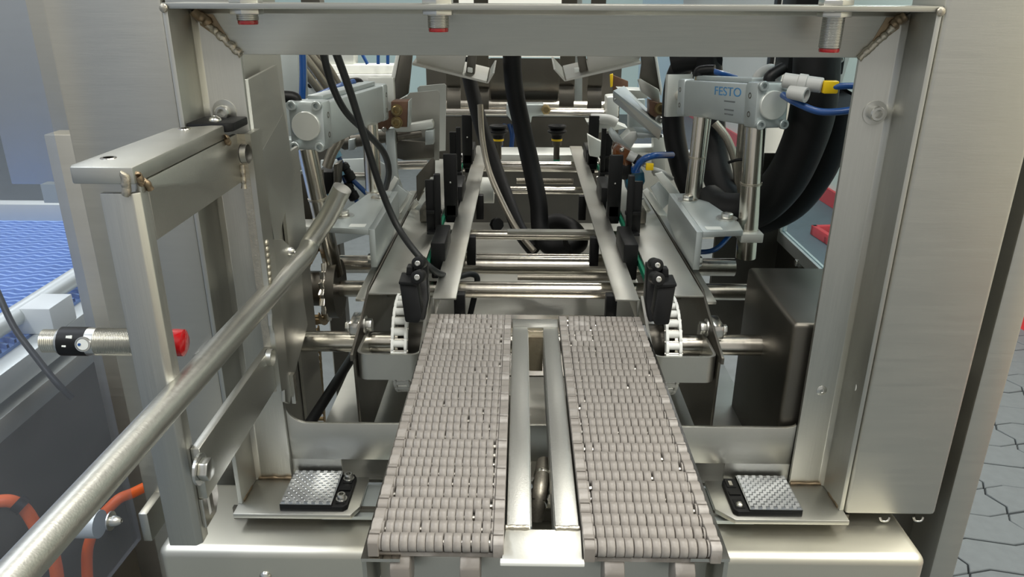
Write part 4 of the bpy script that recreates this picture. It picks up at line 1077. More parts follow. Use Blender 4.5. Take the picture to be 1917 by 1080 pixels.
# braided bundle upper left
for k, (a, b, c_) in enumerate((((545, 96), (575, 140), (606, 178)), ((562, 96), (592, 135), (618, 172)), ((575, 96), (604, 130), (626, 164)), ((590, 96), (614, 126), (632, 156)))):
    hose('braided_hose', '%s braided hose of the bundle above the blank cylinder' % ('lowest', 'second lowest', 'second highest', 'highest')[k], 'hose', [(*a, 1.15 + 0.02 * k), (*b, 1.16 + 0.02 * k), (*c_, 1.18 + 0.02 * k)], 0.0062, 'braid', 'braided metal hoses')
hose('braided_hose', 'braided hose coming down under the blank cylinder', 'hose', [(640, 240, 1.10), (635, 262, 1.10), (622, 285, 1.10), (612, 312, 1.10)], 0.0075, 'braid', 'braided metal hoses')

# ================================================================ MACHINERY BEHIND, LEFT
def pbox(name, label, cat, px, Y, depth, m, group=None, parent=None, bevel=0.001, tilt=None):
    """a plate whose front outline is given in the picture at distance Y, with real depth"""
    o = obj(name, MB().prism([P(x, y, Y) for x, y in px], tilt or (0, depth, 0)), m, parent, bevel=bevel)
    if label: tag(o, label, cat, group)
    return o
pbox('profile_post', 'pale aluminium profile post behind the left frame leg', 'post', [(500, 90), (556, 90), (566, 330), (516, 330)], 1.10, 0.05, 'alu')
ep = thing('rear_profile_rail', 'wide white profile rail far behind the blank cylinder', 'rail', P(690, 150, 2.1))
pbox('rail', None, None, [(560, 140), (760, 140), (760, 152), (560, 152)], 2.10, 0.06, 'white_metal', parent=ep)
pbox('rail', None, None, [(560, 122), (760, 122), (760, 138), (560, 138)], 2.12, 0.06, 'white_metal', parent=ep)
pbox('rail', None, None, [(560, 88), (662, 88), (662, 121), (560, 121)], 2.14, 0.06, 'alu_light', parent=ep)
obj('rail_post', MB().box(P(575, 150, 2.13).x, P(590, 150, 2.13).x, 2.13, 2.17, 0, P(575, 100, 2.13).z), 'alu_light', ep)
for k, px in enumerate((708, 726, 680)):
    hose('air_tube', '%s thin blue tube in front of the far white rail' % ('left', 'right', 'curled')[k], 'air tube', [(px - (6 if k == 2 else 0), 92, 2.08), (px, 105, 2.08), (px + (8 if k == 2 else 0), 120, 2.08)], 0.0045, 'blue_tube', 'blue air tubes')
pbox('valve_plate', 'grey plate with round hole behind the blank cylinder', 'plate', [(556, 150), (610, 150), (625, 195), (556, 195)], 1.45, 0.02, 'alu')
tag(obj('plate_bolt', MB().cyl(P(581, 160, 1.449), P(581, 160, 1.44), 0.005), 'black'), 'dark round bolt on the grey plate', 'bolt')
# dark swing arm with white edge
sa_ = thing('swing_arm', 'dark slanting arm with a white edge beside the left flap', 'arm', P(745, 190, 1.40))
pbox('arm', None, None, [(748, 98), (772, 98), (764, 176), (736, 192), (730, 184)], 1.40, 0.012, 'dark_steel', parent=sa_)
pbox('edge', None, None, [(742, 98), (749, 98), (733, 182), (727, 170)], 1.398, 0.014, 'white_metal', parent=sa_)
pbox('foot_plate', None, None, [(736, 192), (764, 178), (764, 200), (732, 205)], 1.41, 0.02, 'steel', parent=sa_)
# rusty clamp with two nuts
rc_ = thing('rusty_clamp', 'rusty clamp block with two round nuts at the end of the blank cylinder', 'clamp', P(745, 240, 1.22))
pbox('block', None, None, [(732, 190), (764, 190), (762, 238), (732, 238)], 1.22, 0.03, 'rust', parent=rc_)
pbox('block_side', None, None, [(764, 189), (766, 189), (765, 238), (762, 238)], 1.218, 0.034, 'alu', parent=rc_)
pbox('plate', None, None, [(696, 222), (732, 206), (733, 236), (722, 246), (704, 240)], 1.235, 0.008, 'rust', parent=rc_)
for x_, y_ in ((743, 206), (743, 229)):
    bolt(rc_, P(x_, y_, 1.22), (0, -1, 0), 0.0075, 0.006, 'cap', 1.25, m='brass', name='nut')
bolt(rc_, P(720, 242, 1.235), (0, -1, 0), 0.004, 0.004, 'cap', 0)
# upright bright plates
def rplate(name, label, px, Y, m, depth=0.004):
    return pbox(name, label, 'plate', px, Y, depth, m, 'upright sheets at the left flap', bevel=0.0)
rplate('upright_sheet', 'nearer upright bright sheet with rounded corner below the left flap', [(763, 178), (767, 174), (818, 169), (823, 173), (822, 300), (755, 300), (762, 250)], 1.33, 'steel')
rplate('upright_sheet', 'farther pale upright sheet behind the nearer one', [(781, 165), (786, 161), (832, 157), (835, 160), (834, 282), (800, 285)], 1.42, 'alu_light')
pa = thing('linkage', 'linkage of pale bars and grey barrels under the rusty clamp', 'linkage', P(740, 280, 1.26))
pbox('bar', None, None, [(700, 245), (808, 226), (811, 232), (811, 240), (700, 258)], 1.27, 0.02, 'alu_light', parent=pa)
obj('barrel', MB().lathe(P(638, 268, 1.26), P(720, 256, 1.27) - P(638, 268, 1.26), [(0, 0.009), (0.004, 0.012), (0.016, 0.012), (0.017, 0.010), (0.075, 0.010)], 18), 'dark_steel', pa)
obj('barrel', MB().lathe(P(720, 258, 1.27), P(790, 248, 1.28) - P(720, 258, 1.27), [(0, 0.012), (0.02, 0.012), (0.021, 0.008), (0.062, 0.008)], 18), 'dark_steel', pa)
pbox('barrel_nut', None, None, [(652, 262), (664, 260), (664, 280), (652, 282)], 1.245, 0.02, 'alu', parent=pa)
pbox('end_block', None, None, [(796, 246), (812, 244), (812, 270), (796, 272)], 1.26, 0.02, 'alu', parent=pa)
pbox('lever', None, None, [(722, 242), (738, 240), (744, 330), (760, 375), (728, 380), (724, 330)], 1.24, 0.012, 'alu', parent=pa)
pbox('backing_plate', None, None, [(742, 262), (812, 268), (812, 296), (756, 300), (742, 296)], 1.30, 0.01, 'dark_steel', parent=pa)
# rods and plates lower
tag(obj('cross_rod', MB().cyl(P(640, 330, 1.30), P(690, 330, 1.30), 0.007), 'polished'), 'short bright rod left of the far left column', 'rod', 'short bright rods')
tag(obj('cross_rod', MB().cyl(P(735, 310, 1.40), P(800, 308, 1.40), 0.008), 'polished'), 'short bright rod behind the lever', 'rod', 'short bright rods')
pbox('backing_sheet', 'grey sheet behind the left columns', 'sheet', [(600, 300), (700, 296), (740, 320), (740, 420), (600, 470)], 1.36, 0.006, 'alu')
pbox('round_plate', 'dark rounded plate leaning over the left chain cover', 'plate', [(779, 330), (786, 322), (810, 294), (814, 302), (814, 325), (783, 378), (780, 374)], 1.20, 0.006, 'dark_steel')
pbox('flag', 'pale strip on the edge of the rounded plate', 'strip', [(796, 350), (806, 332), (810, 332), (800, 355), (792, 358)], 1.18, 0.004, 'alu_light')
# hinged sensor strips beside the chain covers (both sides)
def strips(s, pts, Y, side):
    t = thing('strip_holder', 'holder of slotted pale strips standing beside the %s chain cover' % side, 'holder', P(*pts[0][0], Y), 'slotted strip holders')
    for k, q in enumerate(pts):
        pbox('strip', None, None, q, Y + 0.012 * k, 0.006, ('alu_light', 'alu', 'alu_light', 'steel')[k % 4], parent=t)
strips(-1, [[(738, 330), (746, 336), (716, 385), (708, 380)], [(744, 346), (765, 362), (742, 398), (726, 380)], [(762, 358), (772, 364), (742, 412), (728, 410)], [(776, 374), (784, 382), (768, 400), (762, 394)]], 1.14, 'left')
strips(1, [[(1226, 326), (1240, 322), (1276, 366), (1262, 376)], [(1218, 352), (1234, 340), (1262, 372), (1240, 392)], [(1202, 358), (1212, 352), (1252, 405), (1244, 420)], [(1196, 378), (1206, 372), (1220, 396), (1210, 402)]], 1.14, 'right')
for s, side in ((-1, 'left'), (1, 'right')):
    c = V((SX(s, 0.158), 1.10, 0.985))
    t = thing('pivot_block', 'small round-topped pivot block on the %s chain cover' % side, 'block', c - UZ * 0.012, 'pivot blocks')
    obj('body', MB().prism([(c.x - 0.012, 1.10, 0.9720), (c.x + 0.012, 1.10, 0.9720), (c.x + 0.012, 1.10, 0.990), (c.x + 0.006, 1.10, 0.998), (c.x - 0.006, 1.10, 0.998), (c.x - 0.012, 1.10, 0.990)], (0, 0.03, 0)), 'dark_steel', t, bevel=0.002)
    obj('pin', MB().cyl((c.x, 1.099, 0.988), (c.x, 1.094, 0.988), 0.006), 'dark_steel', t)
# solenoid group left
sl = thing('solenoid_valve', 'black solenoid over a teal valve body behind the near left column', 'valve', P(610, 400, 1.12), 'solenoid valves')
pbox('coil', None, None, [(592, 322), (622, 322), (624, 362), (594, 366)], 1.12, 0.04, 'black', parent=sl, bevel=0.002)
pbox('valve_body', None, None, [(598, 366), (622, 362), (626, 392), (604, 400)], 1.12, 0.04, 'teal', parent=sl, bevel=0.002)
pbox('side_cap', None, None, [(624, 308), (634, 306), (632, 350), (624, 352)], 1.10, 0.03, 'dark_steel', parent=sl, bevel=0.002)
for k, pth in enumerate(([(628, 282), (640, 306), (656, 332), (686, 362)], [(636, 312), (648, 342), (662, 368), (680, 392)])):
    t = thing('tube_coupling', ('upper' if k == 0 else 'lower') + ' black coupling on a blue tube behind the left columns', 'coupling', P(*pth[1], 1.16), 'black tube couplings')
    obj('tube', MB().tube([P(*q, 1.16) for q in pth], 0.0038, n=10), 'blue_tube', t)
    a, b = P(*pth[1], 1.158), P(*pth[2], 1.158)
    obj('body', MB().lathe(a, b - a, [(0, 0.006), (0.003, 0.0085), (0.010, 0.0085), (0.011, 0.007), (0.016, 0.007), (0.017, 0.0085), (0.028, 0.0085), (0.03, 0.006)], 14), 'black', t)
    obj('collar', MB().cyl(P(*pth[0], 1.156), P((pth[0][0] + pth[1][0]) / 2, (pth[0][1] + pth[1][1]) / 2, 1.156), 0.006), 'light_blue', t)
# dark glossy panel with bright edge
dp = thing('shield_plate', 'dark glossy panel with bright edge behind the guard sheet', 'panel', P(560, 470, 0.92))
pbox('sheet', None, None, [(529, 352), (572, 318), (604, 318), (612, 470), (536, 476)], 0.985, 0.006, 'dark_steel', parent=dp)
pbox('edge', None, None, [(525, 352), (530, 349), (541, 474), (537, 477)], 0.983, 0.008, 'polished', parent=dp)
pbox('top_ledge', None, None, [(520, 340), (566, 318), (574, 320), (528, 352)], 0.984, 0.006, 'alu', parent=dp)
pbox('switch_block', 'grey switch block with yellow plug below the blank cylinder', 'switch', [(522, 262), (552, 262), (556, 310), (526, 322)], 1.03, 0.03, 'alu')
tag(obj('cable_tag', MB().obox(P(540, 313, 1.02), UX, UZ, UY, 0.009, 0.006, 0.006), 'yellow', None, bevel=0.001), 'small yellow plug on the grey switch block', 'tag', 'yellow tags')

# ---- drive sprocket and roller chain on the left
ds = thing('drive_sprocket', 'dark toothed drive sprocket on the left end of the first thick shaft', 'sprocket', (-0.262, 0.955, 0.90))
zc_ = ZY(1000, 543, 0.955)
pts = []
n = 18
for i in range(n * 2):
    a = math.pi * i / n; r = 0.044 if i % 2 else 0.036
    pts.append((-0.262, 0.955 + r * math.cos(a), zc_ + r * math.sin(a)))
obj('toothed_wheel', MB().prism(pts, (0.007, 0, 0)), 'polished', ds, bevel=0.0004)
obj('hub', MB().cyl((-0.30, 0.955, zc_), (-0.2625, 0.955, zc_), 0.024), 'dark_steel', ds)
obj('web_plate', MB().cyl((-0.2548, 0.955, zc_), (-0.243, 0.955, zc_), 0.040, n=28), 'dark_steel', ds)
def rlink():
    b = MB()
    for s in (-1, 1):
        pts = []
        for k in range(6):
            a = math.pi / 2 + math.pi * k / 5; pts.append((-0.003 + 0.0038 * math.cos(a), 0.0038 * math.sin(a)))
        for k in range(6):
            a = -math.pi / 2 + math.pi * k / 5; pts.append((0.003 + 0.0038 * math.cos(a), 0.0038 * math.sin(a)))
        b.prism([(s * 0.0045, y, z) for y, z in pts], (s * 0.0013, 0, 0))
    b.cyl((-0.0045, 0, 0), (0.0045, 0, 0), 0.0028, n=10)
    return b.mesh('roller_link', 'chain_steel')
RL = rlink()
rch = thing('roller_chain', 'brownish metal roller chain looping over the left drive sprocket', 'chain', (-0.282, 0.9, 0.86))
x_ = -0.281; rr = 0.046
pos = []
for i in range(16):
    a = math.radians(115) + i * 0.0098 / rr; pos.append((0.955 + rr * math.cos(a), zc_ + rr * math.sin(a), a - math.pi / 2))
ly, lz, lr = pos[0]
for i in range(1, 14):
    pos.append((ly + 0.0098 * i, lz + 0.0012 * i, 0.1))
ly, lz = 0.955 - rr, zc_
for i in range(1, 16):
    pos.append((ly - 0.002 - 0.0010 * i, lz - 0.0098 * i * 0.99 - 0.03, math.pi / 2))
for y, z, r in pos:
    l = bpy.data.objects.new('roller_link', RL); COL.objects.link(l); l.parent = rch
    l.location = V((x_ + (0.012 if z < zc_ - 0.02 else 0), y, z)) - rch.location; l.rotation_euler = (r, 0, 0)

# ================================================================ MACHINERY BEHIND, CENTRE
rh = thing('rear_housing', 'dark curved rear housing behind the hanging hoses', 'housing', P(980, 190, 1.95))
zt0, zb0 = P(980, 109, 1.95).z, P(980, 190, 1.95).z
hp = [(0.0, zt0), (0.0, zb0 + 0.05), (0.006, zb0 + 0.025), (0.022, zb0 + 0.008), (0.05, zb0)]
xa, xb = P(918, 150, 1.95).x, P(1046, 150, 1.95).x
obj('curved_sheet', MB().prism([(xa, 1.95 + y, z) for y, z in hp] + [(xa, 1.95 + y + 0.01, z - 0.004) for y, z in reversed(hp)], (xb - xa, 0, 0)), 'dark_steel', rh, smooth=60)
obj('back_plate', MB().box(P(800, 200, 2.05).x, P(1160, 200, 2.05).x, 2.05, 2.06, 0.02, P(980, 110, 2.05).z), 'dark_steel', rh)
tube_z = P(980, 200, 1.93).z
tag(obj('rear_tube', MB().cyl((P(830, 200, 1.93).x, 1.93, tube_z), (P(1158, 200, 1.93).x, 1.93, tube_z), 0.015), 'shaft'), 'upper rear tube crossing below the curved housing', 'tube', 'rear cross tubes')
tz2 = P(980, 212, 1.90).z
tag(obj('rear_tube', MB().cyl((P(830, 212, 1.90).x, 1.90, tz2), (P(1150, 212, 1.90).x, 1.90, tz2), 0.010), 'polished'), 'lower slimmer rear tube with bright streak', 'tube', 'rear cross tubes')
pbox('tube_clamp', 'grey clamp block on the rear tubes behind the thick dark hose', 'clamp', [(948, 196), (1018, 196), (1018, 216), (996, 218), (994, 230), (960, 230), (948, 214)], 1.87, 0.05, 'alu', bevel=0.002)
tag(obj('brass_fitting', MB().lathe(P(1022, 205, 1.86), V((0, -1, 0.1)), [(-0.02, 0.012), (0.012, 0.012), (0.014, 0.008), (0.02, 0.008)], 6), 'brass'), 'small brass fitting on the right of the tube clamp', 'fitting')
pbox('rear_boss', 'light round-ended boss at the right end of the rear tubes', 'boss', [(1136, 182), (1158, 180), (1158, 220), (1136, 220)], 1.86, 0.06, 'alu_light', bevel=0.004)
# hanging metal straps with curled ends
for k, (x0, x1, yb) in enumerate(((836, 862, 203), (889, 915, 205), (1047, 1075, 200), (1100, 1127, 203))):
    Y = 1.72
    a = P(x0, 100, Y); b = P(x1, yb, Y); m_ = P(x1, yb - 38, Y)
    pr = [(Y, 1.598), (Y, m_.z + 0.01), (Y + 0.012, m_.z), (Y + 0.004, m_.z - 0.014), (Y - 0.006, b.z + 0.01), (Y - 0.002, b.z)]
    xm0, xm1 = P(x0, 170, Y).x, P(x1, 170, Y).x
    tag(obj('hanging_strap', MB().prism([(xm0, y, z) for y, z in pr] + [(xm0, y + 0.004, z) for y, z in reversed(pr)], (xm1 - xm0, 0, 0)), 'dark_steel', None, smooth=60),
        '%s hanging bent metal strap behind the flaps' % ('leftmost', 'second', 'third', 'rightmost')[k], 'strap', 'hanging bent straps')
pbox('thin_strap', 'narrow grey strap right of the third bent strap', 'strap', [(1076, -45), (1090, -45), (1090, 190), (1076, 190)], 1.74, 0.004, 'alu')
# flaps: sloping steel trays with turned-up inner end
def flap(s, a, b, c, side):
    t = thing('folding_flap', '%s sloping steel flap with turned-up inner lip under the top beam' % side, 'flap', P(*b, 1.30), 'sloping folding flaps')
    Y = 1.28
    A, B, C_ = P(*a, Y), P(*b, Y), P(*c, Y)
    n_ = 0.0035
    obj('tray', MB().prism([A, B, B + UZ * n_, A + UZ * n_], (0, 0.12, 0.010)), 'steel', t)
    obj('lip', MB().prism([B, B + V((s * -0.003, 0, 0)), C_ + V((s * -0.003, 0, 0)), C_], (0, 0.12, 0.01)), 'steel', t)
    return t
flap(-1, (772, 122), (911, 156), (922, 137), 'left')
flap(1, (1200, 120), (1060, 152), (1040, 130), 'right')
for s, pts, side in ((-1, [(778, 98), (874, 98), (866, 138), (780, 116)], 'left'), (1, [(1098, 98), (1204, 98), (1194, 116), (1102, 138)], 'right')):
    pbox('flap_pad', 'violet-grey sheet resting on the %s flap' % side, 'sheet', pts, 1.30, 0.004, 'panel', 'grey sheets on the flaps')
for s, pts, side in ((-1, [(876, 98), (892, 98), (888, 140), (872, 138)], 'left'), (1, [(1080, 98), (1096, 98), (1102, 138), (1086, 140)], 'right')):
    pbox('flap_rib', 'dark upright rib next to the sheet on the %s flap' % side, 'rib', pts, 1.31, 0.02, 'dark_steel', 'flap ribs')
for px, side in ((880, 'left'), (1079, 'right')):
    c = P(px, 131, 1.285)
    tag(obj('bright_clip', MB().obox(c, V((1, 0, -0.2 if px < 1000 else 0.2)), UZ, UY, 0.008, 0.007, 0.015), 'white_metal', None, bevel=0.001), 'small white clip on the %s flap' % side, 'clip', 'white flap clips')
tag(obj('ceiling_strip', MB().box(P(800, 103, 2.6).x, P(1060, 103, 2.6).x, 2.6, 2.7, P(980, 107, 2.6).z, P(980, 101, 2.6).z + 0.2), 'white_metal'), 'white machine crossbeam far behind the top beam', 'beam')
# suction cups on stems
for px, side in ((933, 'left'), (1043, 'right')):
    Y = 1.62
    t = thing('suction_cup', 'black bellows suction cup on a stem, %s of the thick hose' % side, 'suction cup', P(px, 280, Y), 'suction cups')
    c = P(px, 240, Y); 
    obj('bellows', MB().lathe(c + UZ * 0.006, -UZ, [(0.004, 0.014), (0, 0.019), (0.003, 0.0195), (0.008, 0.014), (0.011, 0.0205), (0.014, 0.020), (0.020, 0.012), (0.028, 0.011)], 28), 'black_rubber', t)
    obj('ring', MB().cyl(c - UZ * 0.022, c - UZ * 0.026, 0.0115), 'yellow', t)
    obj('stem', MB().lathe(c - UZ * 0.026, -UZ, [(0, 0.0095), (0.010, 0.0095), (0.0101, 0.0065), (0.04, 0.0065)], 18), 'dark_steel', t)
for k, (x0, x1) in enumerate(((945, 940), (953, 958), (962, 960))):
    hose('air_tube', '%s dark blue tube bending down behind the crossbar' % ('left', 'middle', 'right')[k], 'air tube', [(x0, 232, 1.95), (x1, 255, 1.95), (x1 - 4, 300, 1.96)], 0.005, 'blue_tube', 'blue air tubes')

# ================================================================ MACHINERY BEHIND, RIGHT
ch = thing('channel_arm', 'heavy bent steel channel arm slanting down towards the labelled cylinder', 'arm', P(1190, 230, 1.36))
Y = 1.34
obj('web', MB().prism([P(1148, 174, Y), P(1238, 244, Y - 0.06), P(1234, 262, Y - 0.06), P(1148, 190, Y)], (0, 0.006, 0.002)), 'steel', ch)
obj('top_flange', MB().prism([P(1148, 174, Y), P(1238, 244, Y - 0.06), P(1242, 240, Y + 0.0), P(1200, 196, Y + 0.05), P(1168, 165, Y + 0.06)], (0, 0, 0.004)), 'alu', ch)
pbox('cross_plate', None, None, [(1158, 168), (1214, 170), (1212, 184), (1180, 186)], Y + 0.06, 0.05, 'alu_light', parent=ch)
pbox('end_stub', None, None, [(1178, 186), (1208, 186), (1206, 260), (1178, 258)], Y + 0.12, 0.03, 'alu', parent=ch)
for x_, y_ in ((1151, 186), (1160, 194)):
    bolt(ch, P(x_, y_, Y - 0.004), (0, -1, 0), 0.002, 0.001, 'dome', 0, name='rivet')
da = thing('hanger_bracket', 'dark steel arm hanging above the channel arm', 'arm', P(1215, 190, 1.35))
pbox('upper_plate', None, None, [(1200, 98), (1226, 98), (1240, 168), (1236, 172), (1198, 150), (1202, 120)], 1.36, 0.012, 'dark_steel', parent=da)
pbox('white_edge', None, None, [(1224, 98), (1229, 98), (1240, 168), (1238, 180), (1235, 166)], 1.358, 0.014, 'white_metal', parent=da)
pbox('lower_plate', None, None, [(1195, 150), (1200, 148), (1234, 168), (1236, 194), (1228, 192), (1200, 172)], 1.34, 0.012, 'steel', parent=da)
rn = thing('rusty_nut_block', 'rusty block with round nuts behind the dark hoses', 'block', P(1232, 220, 1.32))
pbox('block', None, None, [(1216, 188), (1244, 196), (1244, 230), (1216, 214)], 1.33, 0.03, 'rust', parent=rn)
bolt(rn, P(1236, 203, 1.33), (0, -1, 0), 0.008, 0.006, 'cap', 1.25, m='brass', name='nut')
bolt(rn, P(1234, 224, 1.33), (0, -1, 0), 0.006, 0.005, 'cap', 1.25, name='nut')
yb = pbox('yellow_plate', 'brownish plate with yellow edge behind the right flap', 'plate', [(1146, 140), (1176, 152), (1176, 178), (1148, 176)], 1.60, 0.006, 'rust')
pbox('yellow_edge', 'yellow edge strip beside the brownish plate', 'strip', [(1142, 140), (1148, 138), (1147, 162), (1143, 164)], 1.598, 0.008, 'yellow')
gb = thing('bent_bracket', 'galvanised bent bracket above the brown solenoid', 'bracket', P(1190, 280, 1.30))
pbox('left_wall', None, None, [(1144, 252), (1150, 246), (1182, 280), (1178, 290), (1146, 262)], 1.30, 0.05, 'alu', parent=gb)
pbox('bridge', None, None, [(1164, 262), (1180, 246), (1192, 246), (1196, 254), (1180, 280)], 1.31, 0.04, 'alu_light', parent=gb)
pbox('shelf', None, None, [(1192, 248), (1240, 252), (1240, 258), (1194, 258)], 1.30, 0.06, 'alu', parent=gb)
pbox('profile_beam', 'pale aluminium frame behind the bent bracket', 'frame', [(1176, 276), (1232, 276), (1232, 286), (1176, 286)], 1.48, 0.04, 'white_metal')
pbox('rear_frame_post', 'pale upright behind the black hose at the bent bracket', 'post', [(1224, 256), (1246, 256), (1246, 330), (1224, 330)], 1.46, 0.03, 'alu_light')
tag(obj('clear_elbow', MB().tube([P(1106, 222, 1.55), P(1120, 222, 1.55), P(1140, 224, 1.55), P(1154, 230, 1.55)], 0.010), 'grey_plastic'), 'clear grey elbow pipe behind the right lugs', 'pipe')
pbox('side_tray', 'pale sheet tray behind the right lugs', 'tray', [(1098, 228), (1150, 230), (1176, 240), (1150, 244), (1112, 250)], 1.56, 0.05, 'alu_light')
pbox('side_tray', 'white sloping sheet under the clear elbow', 'tray', [(1100, 252), (1118, 262), (1150, 276), (1150, 300), (1104, 292)], 1.50, 0.02, 'white_metal')
sv = thing('solenoid_valve', 'amber and black solenoid on a teal valve beside the right lugs', 'valve', P(1180, 360, 1.20), 'solenoid valves')
Y = 1.22
pbox('amber_head', None, None, [(1148, 280), (1158, 270), (1186, 286), (1184, 306), (1172, 312), (1148, 300)], Y, 0.03, 'amber', parent=sv, bevel=0.002)
pbox('coil', None, None, [(1146, 300), (1172, 310), (1184, 306), (1182, 330), (1170, 338), (1146, 328)], Y, 0.035, 'black', parent=sv, bevel=0.002)
pbox('valve_body', None, None, [(1172, 338), (1184, 328), (1206, 322), (1208, 340), (1196, 362), (1176, 362)], Y, 0.04, 'teal', parent=sv, bevel=0.002)
obj('plug', MB().cyl(P(1176, 290, Y - 0.005), P(1192, 298, Y - 0.008), 0.008), 'grey_plastic', sv)
obj('gland', MB().cyl(P(1190, 297, Y - 0.008), P(1198, 302, Y - 0.010), 0.0085, n=10), 'black', sv)
obj('tube_collar', MB().cyl(P(1190, 322, Y - 0.012), P(1190, 312, Y - 0.012), 0.0075), 'blue_tube', sv)
bolt(sv, P(1164, 280, Y), (0, -1, 0), 0.004, 0.003, 'dome', 0, name='screw')
hose('air_tube', 'blue air tube arching from the teal valve to the right hoses', 'air tube', [(1190, 318, 1.205), (1200, 302, 1.20), (1222, 292, 1.20), (1258, 290, 1.24)], 0.0055, 'blue_tube', 'blue air tubes')
hose('grey_cable', 'grey cable leaving the amber solenoid', 'cable', [(1196, 302, 1.21), (1215, 313, 1.20), (1240, 322, 1.20), (1258, 334, 1.22)], 0.0036, 'grey_plastic')
tag(obj('cable_tag', MB().obox(P(1216, 312, 1.19), UX, UZ, UY, 0.012, 0.011, 0.006), 'yellow', None, bevel=0.001), 'yellow tag on the grey cable of the amber solenoid', 'tag', 'yellow tags')

# ================================================================ NEIGHBOURING MACHINE on the left, behind the clear door
dr_ = thing('clear_door', 'clear plastic guard door standing open at the far left', 'door', (-0.447, 0.5, 0.70))
obj('pane', MB().prism([(-0.4385, 0.712, 0.702), (-0.4385, 0.712, 1.75), (-0.475, 0.10, 1.75), (-0.475, 0.10, 0.702)], (-0.005, 0, 0)), 'door_pane', dr_)
q = P(205, 975, 0.668)
bolt(dr_, (-0.4412, 0.668, q.z), (1, 0, 0), 0.0062, 0.011, 'dome', 1.7, name='cap_nut')
la, lb = P(257, 962, 0.70), P(286, 1014, 0.70)
tag(obj('door_latch_block', MB().box(la.x, lb.x, 0.70, 0.765, lb.z, la.z), 'steel', None, bevel=0.002), 'small steel latch block at the foot of the clear door', 'block')
nc = thing('belt_conveyor', 'neighbouring conveyor with blue mesh belt, seen through the clear door', 'conveyor', (-1.1, 1.3, 0.0))
BX0, BX1, BY0, BY1, BZ = -1.46, -0.845, 0.70, 1.86, 0.75
obj('belt_base', MB().box(BX0, BX1, BY0, BY1, BZ - 0.016, BZ - 0.008), 'blue_belt', nc)
b = MB(); py = 0.020
y = BY0; j = 0
while y < BY1 - py:
    x = BX0; k = 0
    zig = []
    while x <= BX1 + 1e-6:
        zig.append((x, y + (py * 0.42 if k % 2 else 0))); x += 0.0205; k += 1
    for i in range(len(zig) - 1):
        (xa_, ya_), (xb_, yb_) = zig[i], zig[i + 1]
        b.add([(xa_, ya_, BZ - 0.008), (xb_, yb_, BZ - 0.008), (xb_, yb_ + 0.007, BZ - 0.008), (xa_, ya_ + 0.007, BZ - 0.008),
               (xa_, ya_ + 0.001, BZ), (xb_, yb_ + 0.001, BZ), (xb_, yb_ + 0.006, BZ), (xa_, ya_ + 0.006, BZ)],
              [(4, 5, 6, 7), (0, 1, 5, 4), (2, 3, 7, 6)])
    y += py; j += 1
ms = obj('mesh_ribs', b, 'blue_belt', nc); ms['kind'] = 'stuff'
obj('end_rail', MB().box(BX0 - 0.05, BX1 + 0.03, BY1, BY1 + 0.04, 0.70, 0.785), 'alu_light', nc, bevel=0.003)
obj('side_tube', MB().cyl((-0.862, 0.60, 0.776), (-0.862, 1.45, 0.776), 0.017, n=20), 'alu_light', nc)
obj('side_rail', MB().box(-0.838, -0.800, 0.55, 1.86, 0.700, 0.742), 'alu_light', nc, bevel=0.002)
obj('lower_rail', MB().box(-0.825, -0.785, 0.55, 1.86, 0.655, 0.690), 'steel', nc, bevel=0.002)
obj('skirt', MB().box(-0.812, -0.806, 0.45, 1.9, 0.12, 0.655), 'dark_steel', nc)
obj('foot_beam', MB().box(-0.83, -0.70, 0.45, 1.9, 0.06, 0.12), 'dark_steel', nc)
obj('tube_bracket', MB().box(-0.87, -0.80, 1.18, 1.25, 0.742, 0.790), 'white_metal', nc, bevel=0.002)
nf = thing('neighbour_post', 'wide grey-blue upright of the neighbouring machine beside the large steel panel', 'post', (-0.78, 1.3, 0.0))
p = P(22, 300, 1.20); q = P(138, 300, 1.20)
obj('upper_panel', MB().box(p.x - 0.01, q.x + 0.06, 1.20, 1.23, P(60, 345, 1.20).z, 1.75), 'panel', nf, bevel=0.002)
obj('header_panel', MB().box(p.x - 0.30, p.x - 0.0105, 1.20, 1.23, P(0, 212, 1.20).z, 1.75), 'panel', nf, bevel=0.002)
p = P(118, 420, 1.10)
obj('column', MB().box(p.x, p.x + 0.10, 1.10, 1.14, 0.10, 1.10), 'panel', nf, bevel=0.002)
p = P(40, 345, 1.17); q = P(118, 380, 1.17)
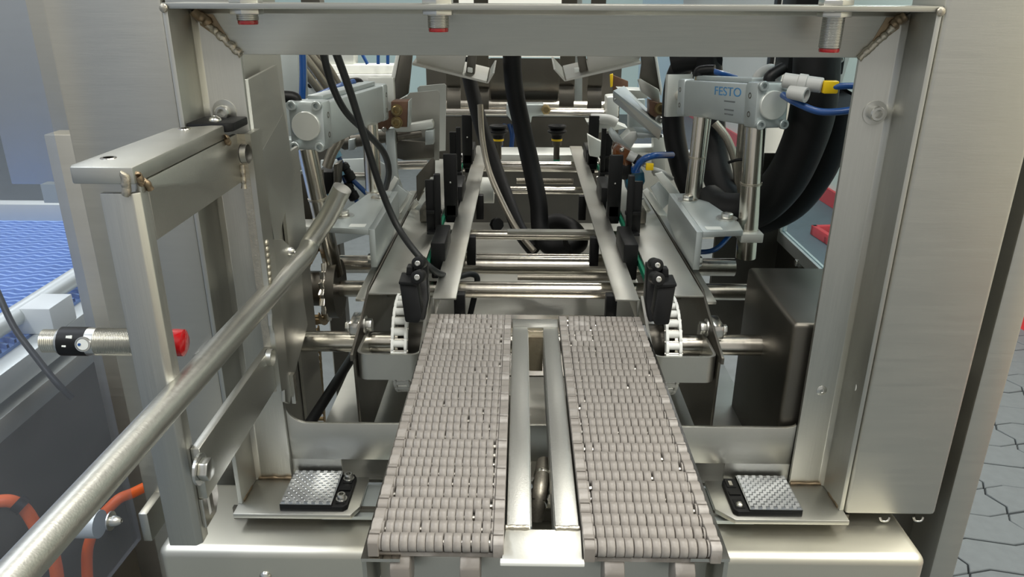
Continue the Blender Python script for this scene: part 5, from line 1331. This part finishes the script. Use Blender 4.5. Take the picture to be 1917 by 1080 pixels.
obj('end_block', MB().box(p.x + 0.03, q.x + 0.05, 1.17, 1.19, q.z, p.z), 'alu', nf)
tag(obj('mesh_cable', MB().tube([P(-12, 530, 1.0), P(25, 610, 0.95), P(65, 665, 0.92), P(105, 715, 0.9), P(135, 745, 0.9)], 0.0045), 'cable'), 'thin dark cable hanging across the blue belt', 'cable', 'black cables')
tag(obj('orange_cable', MB().tube([P(-15, 940, 0.82), P(20, 938, 0.83), P(48, 955, 0.84), P(75, 1000, 0.84), P(100, 1040, 0.84), P(105, 1150, 0.84), P(60, 1400, 0.84)], 0.0085), 'orange'), 'orange cable curving down behind the clear door', 'cable', 'orange cables')
tag(obj('orange_cable', MB().tube([P(200, 1400, 0.88), P(165, 1100, 0.88), P(172, 1000, 0.88), P(215, 940, 0.90), P(250, 922, 0.92), P(285, 905, 0.95)], 0.0075), 'orange'), 'orange cable running up towards the bracket upright', 'cable', 'orange cables')
tag(obj('cable_grip', MB().cyl(P(30, 940, 0.835), P(45, 950, 0.835), 0.012), 'black'), 'black grip around the left orange cable', 'grip')
tag(obj('round_spacer', MB().cyl((-0.475, 0.70, P(110, 980, 0.70).z), (-0.520, 0.70, P(110, 980, 0.70).z), 0.016), 'alu_light'), 'round pale spacer behind the clear door', 'spacer')

# ================================================================ UNSEEN ROOF added to shade the working area and darken its reflections
rf = thing('unseen_shade_roof', 'unseen steel roof added above the working area to shade it', 'roof', (0.0, 1.5, 1.60))
obj('sheet', MB().box(-0.46, 0.455, 0.86, 1.46, 1.60, 1.606), 'dark_steel', rf)
obj('front_lip', MB().box(-0.46, 0.455, 0.86, 0.866, 1.56, 1.60), 'dark_steel', rf)
obj('girder', MB().box(-0.46, 0.55, 1.60, 1.76, 1.598, 1.64), 'dark_steel', rf)
obj('tie_bar', MB().box(-0.46, -0.42, 1.46, 1.60, 1.60, 1.62), 'dark_steel', rf)
obj('tie_bar', MB().box(0.415, 0.455, 1.46, 1.60, 1.60, 1.62), 'dark_steel', rf)
obj('leg', MB().box(-0.47, -0.43, 1.72, 1.76, 0, 1.598), 'dark_steel', rf)
